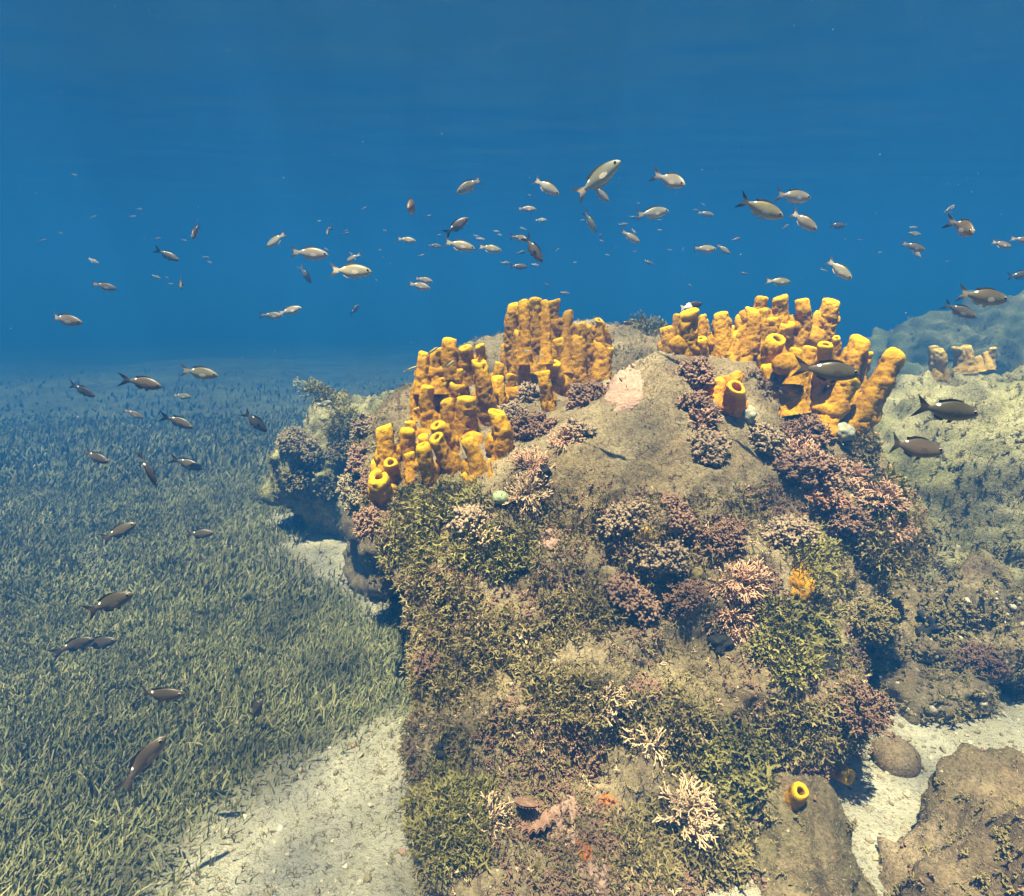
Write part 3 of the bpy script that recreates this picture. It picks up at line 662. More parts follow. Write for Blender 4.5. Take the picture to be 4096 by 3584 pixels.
for px, py, rx, ry, mt, n, kd, lab in GB:
    P, D = carpet(px, py, rx, ry, n)
    if len(P) < 5: continue
    q = hit(px, py); c = P.mean(0)
    o = plant('seaweed_bush', kd, P, D, NR.uniform(.5, 1.05, len(P)), M[mt], c); tag(o, lab, 'seaweed', 'olive seaweed mats')
PK = [
 (1066,935,30,36,'pink',46,'pink branching sticks above the black ball below the front sponges'),
 (1058,990,46,38,'tan_tuft',70,'pale tan branching sticks below the black ball'),
 (1130,882,30,22,'pink',34,'pink sticks at the lower edge of the dark brown mound'),
 (1480,1165,72,36,'pink',110,'large spray of pink sticks left of the yellow encrusting sponge'),
 (1462,1240,44,32,'pink',60,'pink sticks just under the large pink spray'),
 (1375,1625,54,52,'tan_tuft',80,'pale cream sticks low on the right of the face'),
 (1040,1285,26,16,'tan_tuft',20,'few pale sticks in the brownish mat left of the centre'),
 (1215,1400,34,40,'tan_tuft',34,'pale sticks at the lower middle of the face'),
 (1300,1490,36,18,'tan_tuft',22,'few pale sticks above the bright leafy bush'),
 (1762,1000,44,44,'pink',70,'pink sticks on the right edge of the boulder'),
 (1790,1062,36,34,'pink',44,'pink sticks lower on the right edge of the boulder'),
 (985,1635,24,26,'tan_tuft',22,'pale sticks left of the open shell'),
 (1702,952,34,30,'pink',46,'pink sticks beside the shoulder clump at right'),
 (1402,848,22,28,'pink',30,'pink sticks tucked in the seaweed below the orange sponge'),
 (1022,728,22,18,'tan_tuft',26,'pale sticks between the front and rear yellow sponges'),
 (955,1075,34,22,'tan_tuft',24,'pale sticks by the grey seaweed knob'),
 (1600,905,40,20,'pink',40,'pink sticks under the ball sponge at right'),
 (1725,870,26,26,'pink',30,'bright pink sticks at the foot of the long leaning sponge'),
]
for px, py, rx, ry, mt, n, lab in PK:
    d = dome(px, py, rx, ry, n, .15, .45)
    if d is None: continue
    P, D, c, ra = d; o = plant('coralline_tuft', 'stick', P, D, NR.uniform(.55, .95, n), M[mt], c); tag(o, lab, 'coralline alga', 'pink coralline tufts')
for px, py, rx, ry, mt, n, kd, lab in [
 (556,850,22,26,'pink',90,'knob','pinkish knobby crust on the left tip of the overhanging boulder'),
 (600,812,26,16,'pink',90,'knob','pinkish knobby crust on the upper edge of the overhanging boulder'),
 (620,905,44,26,'turf',150,'fine','pale seaweed lip over the dark hollow of the overhanging boulder'),
 (690,905,34,40,'olive_brown',150,'fine','pale seaweed on the face of the overhanging boulder'),
 (650,800,70,22,'olive',220,'ribbon','green seaweed on top of the overhanging boulder'),
 (1300,658,44,12,'olive',120,'ribbon','green seaweed tuft on top of the pale rear boulder'),
 (585,885,34,40,'turf',170,'fine','pale shaggy growth on the left face of the overhanging boulder'),
 (660,965,44,34,'olive_brown',170,'fine','dark shaggy growth in the hollow of the overhanging boulder'),
 (715,985,28,50,'turf',170,'fine','shaggy column of growth between the hollow and the small cup sponges'),
 (745,1045,22,34,'brown',110,'fine','brown shaggy growth at the foot of the boulder above the sand tongue'),
 (600,960,30,40,'olive_brown',150,'fine','dull shaggy growth at the lower left of the overhanging boulder'),
 (690,845,50,22,'olive',160,'ribbon','green seaweed on the right top of the overhanging boulder'),
 (765,775,22,14,'tan_tuft',60,'fine','pale tuft on the rear boulder left of the front sponges')]:
    d = dome(px, py, rx, ry, n)
    if d is None: continue
    P, D, c, ra = d; o = plant('seaweed_clump', kd, P, D, NR.uniform(.6, 1.1, n)*1.2, M[mt], c); tag(o, lab, 'seaweed', 'seaweed on the rocks behind')

# fine turf over all the rocks, and loose fronds over the steep face
tri = np.concatenate([FF[:, [0, 1, 2]], FF[:, [0, 2, 3]]]); A_, B_, C_ = VV[tri[:, 0]], VV[tri[:, 1]], VV[tri[:, 2]]
nn = np.cross(B_-A_, C_-A_); ar = np.linalg.norm(nn, axis=1); nn = nn/np.maximum(ar, 1e-12)[:, None]; cen = (A_+B_+C_)/3
dist = np.linalg.norm(cen-CO, axis=1)
def on_rocks(n, wgt, kind, mat, smin, smax, name, tilt=.5, up=.3):
    p = ar*wgt; p = p/p.sum(); i = NR.choice(len(tri), n, p=p); u, v = NR.random(n), NR.random(n); f = u+v > 1; u[f] = 1-u[f]; v[f] = 1-v[f]
    P = A_[i]+(B_[i]-A_[i])*u[:, None]+(C_[i]-A_[i])*v[:, None]-nn[i]*.003; D = nn[i]+UP*up+NR.normal(size=(n, 3))*tilt
    V, F, A = scatter(kind, P, D, NR.uniform(smin, smax, n)); o = link(name, mesh_np(name, V, F, mat, True, {'tip': A})); return tag(o, kind='stuff')
near = (cen[:, 2] > -.05)/np.maximum(dist, .8)**1.6
patch = np.clip(fbm(cen*5, 3, 77)+.35, .03, 1)
isface = (tri[:, 0] < len(V0)) & (cen[:, 1] < 1.75) & (cen[:, 2] < .68) & (cen[:, 0] > -.45) & (cen[:, 0] < 1.25) 
on_rocks(170000, near*(nn[:, 2] > -.3), 'tuft', M['turf'], .004, .010, 'algae_turf', .8)
on_rocks(9000, near*isface*patch, 'ribbon', M['olive_brown'], .35, .75, 'algae_fronds')
on_rocks(6000, near*isface*np.clip(fbm(cen*7, 3, 99)+.25, .02, 1), 'fine', M['brown'], .35, .7, 'algae_scrub')
on_rocks(700, near*isface, 'stick', M['tan_tuft'], .3, .6, 'coralline_bits', .8)
foot = (cen[:, 1] < 1.3) & (cen[:, 0] > .4) & (tri[:, 0] >= len(V0)) & (cen[:, 2] > 0)
on_rocks(700, near*foot*np.clip(fbm(cen*6, 3, 35)+.1, .02, 1), 'fine', M['olive_brown'], .3, .7, 'algae_scrub')
on_rocks(500, near*foot*np.clip(fbm(cen*7, 3, 36)+.05, .02, 1), 'knob', M['brown'], .2, .5, 'algae_scrub')
top_ = (tri[:, 0] < len(V0)) & (cen[:, 2] > .64) & (cen[:, 1] < 2.0)
on_rocks(420, near*top_*np.clip(fbm(cen*6, 3, 31)+.05, .02, 1), 'fine', M['brown'], .2, .5, 'algae_scrub')
on_rocks(1500, near*top_*np.clip(fbm(cen*5, 3, 32)+.2, .02, 1), 'tuft', M['turf'], .008, .016, 'algae_turf', .7)
back = (cen[:, 1] > 1.2) & ~isface & (cen[:, 2] > 0.02) & ((cen[:, 0] > 1.15) | (cen[:, 0] < -.3) | (cen[:, 1] > 2.35))
on_rocks(26000, near*back*np.clip(fbm(cen*3.2, 3, 55)+.2, .02, 1), 'ribbon', M['olive'], .25, .55, 'algae_mat')
on_rocks(5000, near*back*np.clip(fbm(cen*4.2, 3, 58)+.05, .0, 1), 'fine', M['olive_brown'], .4, .9, 'algae_scrub')

# ------------------------------------------------------------------ seagrass, sand rubble
def blades(n, x0, x1, y0, y1, Lm, wm):
    x = NR.uniform(x0, x1, n); y = NR.uniform(y0, y1, n)
    k = (NR.random(n) < grass_p(x, y)**1.6) & (np.abs(x) < (y+.5)*1.15+.3); x, y = x[k], y[k]
    dens = np.clip(.85+fbm(np.stack([x, y, 0*x], 1)*1.6, 3, 33)*.5, .45, 1); dens = dens*np.interp(np.hypot(x, y), [4.5, 12], [1, .08]); k = NR.random(len(x)) < dens; x, y = x[k], y[k]; n = len(x)
    z = ground_z(x, y)-.006; az = NR.normal(.6, 1.25, n); L = Lm*NR.uniform(.55, 1.25, n)*(1+.35*fbm(np.stack([x, y, 0*x], 1)*1.1, 2, 44)); wd = wm*NR.uniform(.7, 1.25, n)
    lean = np.abs(NR.normal(.45, .28, n)); d = np.stack([np.cos(az), np.sin(az), 0*az], 1); fa = NR.uniform(0, 6.28, n); s_ = np.stack([np.cos(fa), np.sin(fa), 0*fa], 1)
    B = np.stack([x, y, z], 1); V = []
    for f, wf in ((0, .8), (.55, 1), (1, .45)):
        c = B+d*(lean*L*f**1.7)[:, None]+UP*(L*(f-.28*lean*f*f))[:, None]; V += [c-s_*(wd*wf*.5)[:, None], c+s_*(wd*wf*.5)[:, None]]
    V = np.stack(V, 1); F = np.array([[0, 1, 3, 2], [2, 3, 5, 4]])
    return V.reshape(-1, 3), (F[None]+(np.arange(n)*6)[:, None, None]).reshape(-1, 4), np.tile(np.repeat([0, .55, 1], 2), n)
ac = Acc()
for a in ((235000, -2.6, .4, .35, 2.0, .033, .0039), (160000, -4.8, .2, 2.0, 4.0, .042, .0062), (100000, -8, 7, 3.6, 7, .06, .012), (26000, -13, 12, 6.5, 13, .08, .026)): ac.add(*blades(*a))
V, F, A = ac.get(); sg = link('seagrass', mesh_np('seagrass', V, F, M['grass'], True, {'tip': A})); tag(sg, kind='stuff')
# rubble: angular grains and pebbles on the sand
ico = []
for k in range(10):
    v_ = np.linspace(-math.pi/2, math.pi/2, 6); u_ = np.linspace(0, 2*math.pi, 8, endpoint=False); vv_, uu_ = np.meshgrid(v_, u_, indexing='ij')
    D_ = np.stack([np.cos(vv_)*np.cos(uu_), np.cos(vv_)*np.sin(uu_), np.sin(vv_)], -1).reshape(-1, 3)
    ico.append((D_*(1+vnoise(D_*1.6+k*5, k)*.45+vnoise(D_*4+k*5, k)*.25)[:, None]*NR.uniform(.45, 1.1, 3), grid_faces(6, 8, True), np.zeros(48)))
PR['grain'] = ico
rub = near*((cen[:, 0] > 1.05) & (cen[:, 1] > 1.3) & (cen[:, 1] < 2.0) & (cen[:, 2] < .36))
on_rocks(1500, rub, 'grain', M['rubble'], .003, .012, 'rubble')
on_rocks(2600, rub, 'fine', M['olive_brown'], .5, 1.0, 'algae_scrub')
on_rocks(500, near*foot, 'grain', M['rubble'], .001, .005, 'rubble')
on_rocks(2600, near*isface, 'grain', M['rubble'], .0012, .0045, 'shell_bits')
x = NR.uniform(-1.6, 2.2, 42000); y = NR.uniform(.3, 3.2, 42000); k = ~grass_ok(x, y); x, y = x[k], y[k]; n = len(x)
S = .0012+.0085*NR.random(n)**8
V, F, A = scatter('grain', np.stack([x, y, ground_z(x, y)+S*.2], 1), NR.normal(size=(n, 3)), S)
tag(link('rubble', mesh_np('rubble', V, F, M['rubble'], False)), kind='stuff')
n = 900; x = NR.uniform(-1.5, .1, 6000); y = NR.uniform(.4, 1.6, 6000); k = ~grass_ok(x, y); x, y = x[k][:n], y[k][:n]; n = len(x)
V, F, A = scatter('ribbon', np.stack([x, y, ground_z(x, y)], 1), UP+NR.normal(size=(n, 3))*.7, NR.uniform(.2, .5, n))
tag(link('algae_scraps', mesh_np('algae_scraps', V, F, M['olive_brown'], True, {'tip': A})), kind='stuff')

# ------------------------------------------------------------------ fish
def body_mesh(name, prof, mat, bend=0.0, nr=40, nc=22):
    xs = np.linspace(0, 1, nr); x0, x1 = prof[0][0], prof[-1][0]; X = x0+(x1-x0)*(1-np.cos(xs*math.pi*.5))*.35+(x1-x0)*xs*.65
    px = [-p[0] for p in prof]; tp = np.interp(-X, px, [p[1] for p in prof]); bt = np.interp(-X, px, [p[2] for p in prof]); wd = np.interp(-X, px, [p[3] for p in prof])
    for _ in range(2):
        for a_ in (tp, bt, wd): a_[1:-1] = (a_[:-2]+2*a_[1:-1]+a_[2:])/4
    u = np.linspace(0, 2*math.pi, nc, endpoint=False)
    zc = (tp-bt)/2; hh = (tp+bt)/2
    V = np.stack([np.repeat(X[:, None], nc, 1), wd[:, None]*np.sin(u)[None]*np.abs(np.sin(u))[None]**.15, zc[:, None]+hh[:, None]*np.cos(u)[None]], -1).reshape(-1, 3)
    return mesh_np(name, bendx(V, bend), grid_faces(nr, nc, True), mat)
def bendx(V, b):
    V = np.array(V, float); V[:, 1] += b*np.clip(-V[:, 0]+.05, 0, 1)**2; return V
def fin(name, pts, mat, th=.006, y=0.0, bend=0.0, tilt=0.0, n=1):
    P = np.array(pts, float); k = len(P); c = P.mean(0)
    V = []
    for sgn in (-1, 1):
        for (a, b) in P: V.append((a, y+sgn*th*.35, b))
        V.append((c[0], y+sgn*th, c[1]))
    F = []
    for i in range(k):
        j = (i+1) % k
        F += [[i, j, k, k], [k+1+j, k+1+i, 2*k+1, 2*k+1], [i, k+1+i, k+1+j, j]]
    V = np.array(V)
    if tilt: V[:, 1] += (V[:, 0].max()-V[:, 0])*tilt
    me = bpy.data.meshes.new(name); me.from_pydata(bendx(V, bend).tolist(), [], [f[:3] if f[2] == f[3] else f for f in F]); me.update()
    me.materials.append(mat); return me
def fish_mat(name, stops, spots=()):
    t = NT(name); xyz = t.n('SeparateXYZ'); co = t.co(); t.l(co, xyz.inputs[0])
    zz = t.math('ADD', t.math('MULTIPLY', xyz.outputs[2], 2.6), .5); zz = t.math('ADD', zz, t.math('MULTIPLY', t.math('SUBTRACT', t.noise(26, 3), .5), .12))
    c = t.ramp(zz, stops)
    oi = t.n('ObjectInfo').outputs['Color']; c = t.mix(1.0, c, oi, 'MULTIPLY')
    sc_ = t.voro(46).outputs['Distance']; c = t.mix(t.ramp(sc_, [(.3, (0, 0, 0)), (.6, (.25, .25, .25))]), c, (.05, .045, .04))
    for (p, r, col) in spots:
        d = t.n('VectorMath', operation='DISTANCE'); ab = t.n('VectorMath', operation='MULTIPLY'); ab.inputs[1].default_value = (1, .4, 1); t.l(co, ab.inputs[0]); t.l(ab.outputs[0], d.inputs[0]); d.inputs[1].default_value = p
        k = t.ramp(t.math('DIVIDE', d.outputs['Value'], r), [(.75, (1, 1, 1)), (1.0, (0, 0, 0))]); c = t.mix(k, c, col)
    t.color(c); t.b.inputs['Roughness'].default_value = .42
    try: t.b.inputs['Specular IOR Level'].default_value = .4
    except Exception: pass
    return t.m
def plain(name, c, rough=.5, alpha=None):
    t = NT(name); oi = t.n('ObjectInfo').outputs['Color']; n_ = t.ramp(t.noise(30, 3), [(.3, tuple(v*.75 for v in c)), (.7, c)]); t.color(t.mix(1.0, n_, oi, 'MULTIPLY')); t.b.inputs['Roughness'].default_value = rough
    return t.m
M['fish'] = fish_mat('fish_skin', [(.12, (.62, .53, .44)), (.38, (.46, .41, .33)), (.62, (.32, .295, .215)), (.90, (.12, .115, .065))], (((-.20, 0, .085), .035, (.95, .93, .85)), ((.19, 0, -.03), .028, (.02, .015, .012))))
M['fin_dark'] = plain('fin_dark', (.06, .05, .035)); M['fin_pale'] = plain('fin_pale', (.55, .48, .40))
M['tail'] = fish_mat('tail_skin', [(.10, (.05, .04, .03)), (.28, (.07, .055, .04)), (.42, (.50, .42, .33)), (.60, (.50, .42, .33)), (.72, (.07, .055, .04)), (.92, (.05, .04, .03))])
M['eye'] = plain('eye_black', (.008, .008, .01), .15); M['eye_ring'] = plain('eye_silver', (.45, .43, .36), .4)
BODY = [(a_, b_*1.1, c_*1.1, d_) for a_, b_, c_, d_ in [(.50, .0, .0, .0), (.485, .028, .026, .018), (.45, .058, .05, .034), (.39, .092, .08, .05), (.31, .122, .11, .062), (.20, .147, .135, .068), (.08, .155, .145, .066), (-.04, .142, .135, .058), (-.14, .11, .106, .044), (-.22, .075, .072, .031), (-.28, .05, .05, .02), (-.33, .040, .040, .012), (-.345, .02, .02, .006)]]
TAILP = [(-.30, .038), (-.36, .062), (-.43, .11), (-.52, .165), (-.575, .195), (-.52, .115), (-.45, .05), (-.405, .0), (-.45, -.05), (-.52, -.115), (-.575, -.195), (-.52, -.165), (-.43, -.11), (-.36, -.062), (-.30, -.038)]
DORS = [(.24, .12), (.18, .178), (.06, .20), (-.06, .192), (-.14, .165), (-.215, .155), (-.20, .10), (-.13, .10), (0, .135), (.12, .14)]
ANAL = [(.0, -.13), (-.05, -.185), (-.13, -.165), (-.215, -.12), (-.19, -.075), (-.10, -.105)]
PELV = [(.15, -.125), (.10, -.20), (.03, -.205), (.07, -.13)]
PECT = [(.19, -.02), (.12, .02), (.03, .0), (.02, -.06), (.09, -.085), (.18, -.06)]
def ball_mesh(name, c, r, sq, mat):
    v = np.linspace(-math.pi/2, math.pi/2, 9); u = np.linspace(0, 2*math.pi, 14, endpoint=False); vv, uu = np.meshgrid(v, u, indexing='ij')
    V = np.stack([np.cos(vv)*np.cos(uu)*r, np.sin(vv)*r*sq, np.cos(vv)*np.sin(uu)*r], -1).reshape(-1, 3)+np.array(c); return mesh_np(name, V, grid_faces(9, 14, True), mat)
FP = []
for bnd in (0.0, .55, -.55):
    FP.append([('body', body_mesh('body', BODY, M['fish'], bnd), None), ('tail_fin', fin('tail_fin', TAILP, M['tail'], .007, bend=bnd), None),
      ('dorsal_fin', fin('dorsal_fin', DORS, M['fin_dark'], .006, bend=bnd), None), ('anal_fin', fin('anal_fin', ANAL, M['fin_pale'], .005, bend=bnd), None), ('pelvic_fin', fin('pelvic_fin', PELV, M['fin_pale'], .005), None),
      ('pectoral_fin', fin('pectoral_fin', PECT, M['fin_pale'], .003, .066, tilt=.25), None), ('pectoral_fin', fin('pectoral_fin', PECT, M['fin_pale'], .003, -.066, tilt=-.25), None),
      ('eye', ball_mesh('eye', (.40, .040, .035), .031, .45, M['eye_ring']), ball_mesh('pupil', (.40, .0475, .035), .025, .5, M['eye'])), ('eye', ball_mesh('eye', (.40, -.040, .035), .031, .45, M['eye_ring']), ball_mesh('pupil', (.40, -.0475, .035), .025, .5, M['eye']))])
def joined(parts):
    me = bpy.data.meshes.new('small_fish'); V = []; F = []; mi = []; mats = []; o = 0
    for nm, m_, sub in parts[:5]:
        mt = m_.materials[0]
        if mt not in mats: mats.append(mt)
        V += [tuple(v.co) for v in m_.vertices]; F += [tuple(i+o for i in p.vertices) for p in m_.polygons]; mi += [mats.index(mt)]*len(m_.polygons); o += len(m_.vertices)
    me.from_pydata(V, [], F); [me.materials.append(x) for x in mats]; me.polygons.foreach_set('material_index', mi); me.polygons.foreach_set('use_smooth', [True]*len(F)); me.update(); return me
FS = [joined(p) for p in FP]
STRIPE = fish_mat('striped_skin', [(.30, (.80, .78, .66)), (.46, (.75, .70, .55)), (.52, (.03, .025, .02)), (.60, (.03, .025, .02)), (.66, (.70, .62, .20)), (.75, (.25, .22, .10))])
SLIM = [(.50, 0, 0, 0), (.48, .018, .016, .014), (.42, .046, .04, .032), (.30, .072, .066, .048), (.1, .085, .08, .052), (-.12, .07, .068, .04), (-.28, .042, .042, .024), (-.36, .034, .034, .014), (-.375, .01, .01, .004)]
SLIMT = [(-.35, .03), (-.42, .05), (-.50, .062), (-.485, 0), (-.50, -.062), (-.42, -.05), (-.35, -.03)]
WRA = [('body', body_mesh('body', SLIM, STRIPE), None), ('tail_fin', fin('tail_fin', SLIMT, M['fin_pale'], .006), None), ('dorsal_fin', fin('dorsal_fin', [(.25, .07), (.2, .115), (-.2, .10), (-.27, .045), (0, .075)], M['fin_dark'], .005), None),
       ('eye', ball_mesh('eye', (.42, .027, .014), .018, .5, M['eye']), None), ('eye', ball_mesh('eye', (.42, -.027, .014), .018, .5, M['eye']), None)]
t = NT('two_tone_skin'); xz = t.n('SeparateXYZ'); t.l(t.co(), xz.inputs[0]); t.color(t.ramp(t.math('ADD', t.math('ADD', xz.outputs[0], t.math('MULTIPLY', xz.outputs[2], .45)), .5), [(.47, (.88, .84, .76)), (.53, (.028, .020, .016))])); t.b.inputs['Roughness'].default_value = .5; M['two'] = t.m
BIC = [('body', body_mesh('body', [(p[0], p[1]*1.08, p[2]*1.08, p[3]) for p in BODY], M['two']), None), ('tail_fin', fin('tail_fin', [(-.3, .04), (-.4, .10), (-.5, .15), (-.46, .0), (-.5, -.15), (-.4, -.10), (-.3, -.04)], M['fin_pale'], .007), None), ('dorsal_fin', fin('dorsal_fin', DORS, M['two'], .006), None), ('anal_fin', fin('anal_fin', ANAL, M['two'], .005), None)] + FP[0][7:9]

def rot_fish(px, py, phi, psi, roll=0):
    h = (math.cos(psi)*(math.cos(phi)*CR+math.sin(phi)*CU)+math.sin(psi)*CF); h = unit(h)
    u = UP if abs(h[2]) < .93 else unit(CF*-.6+CU*.2); z = unit(u-h*h.dot(u)); y = np.cross(z, h)
    if roll: z, y = z*math.cos(roll)+y*math.sin(roll), y*math.cos(roll)-z*math.sin(roll)
    return Matrix((h, y, z)).transposed()
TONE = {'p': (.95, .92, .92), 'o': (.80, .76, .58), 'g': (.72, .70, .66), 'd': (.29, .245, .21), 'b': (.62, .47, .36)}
first_fish = {}
def place_fish(kind, px, py, ln, phi, psi, tone, label, group, L=None, t_=None, var=0):
    q = random.Random(int(px*7+py)); L = L or .098*q.uniform(.92, 1.08); phi_, psi_ = R(phi), R(psi)
    t = t_ or max(.55, L*max(.30, math.cos(psi_))*FPX/ln)
    if t > 6.0: L *= 6.0/t; t = 6.0
    if t_: L = t_*ln/FPX/max(.30, math.cos(psi_))
    h = BV.ray_cast(Vector(CO), Vector(ray(px, py)).normalized())
    if h[0] is not None:
        tm = (h[0]-Vector(CO)).length/np.linalg.norm(ray(px, py))-L*.75
        if t > tm: L *= tm/t; t = tm
    M3 = rot_fish(px, py, phi_, psi_, R(q.uniform(-8, 8))); loc = Vector(CO+ray(px, py)*t)
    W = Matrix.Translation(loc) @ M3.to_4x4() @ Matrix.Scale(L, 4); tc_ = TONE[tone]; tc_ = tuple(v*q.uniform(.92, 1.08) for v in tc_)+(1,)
    nm = {'f': 'fish', 'w': 'striped_fish', 't': 'two_tone_fish'}[kind]
    if kind == 'f' and ln*max(.3, math.cos(psi_)) < 20 or ln < 20:
        o = bpy.data.objects.new(nm, FS[var] if kind == 'f' else joined(WRA)); COL.objects.link(o); o.matrix_world = W; o.color = tc_
        return tag(o, label, 'fish', group)
    root = empty(nm); root.matrix_world = W; tag(root, label, 'fish', group); key = (kind, var)
    if key not in first_fish:
        ps = []
        for n_, me, sub in {'f': FP[var], 'w': WRA, 't': BIC}[kind]:
            o = link(n_, me, root); c = link('pupil', sub, o) if sub else None; ps.append((o, c))
        first_fish[key] = ps; new = ps
    else:
        new = []
        for o, c in first_fish[key]:
            o2 = o.copy(); COL.objects.link(o2); o2.parent = root; c2 = None
            if c: c2 = c.copy(); COL.objects.link(c2); c2.parent = o2
            new.append((o2, c2))
    for o, c in new:
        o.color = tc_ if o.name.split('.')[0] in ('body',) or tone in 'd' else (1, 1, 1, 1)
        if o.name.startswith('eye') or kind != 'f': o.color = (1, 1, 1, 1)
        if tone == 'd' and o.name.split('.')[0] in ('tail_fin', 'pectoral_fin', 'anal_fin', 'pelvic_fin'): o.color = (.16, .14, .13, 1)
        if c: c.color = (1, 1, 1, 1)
    return root
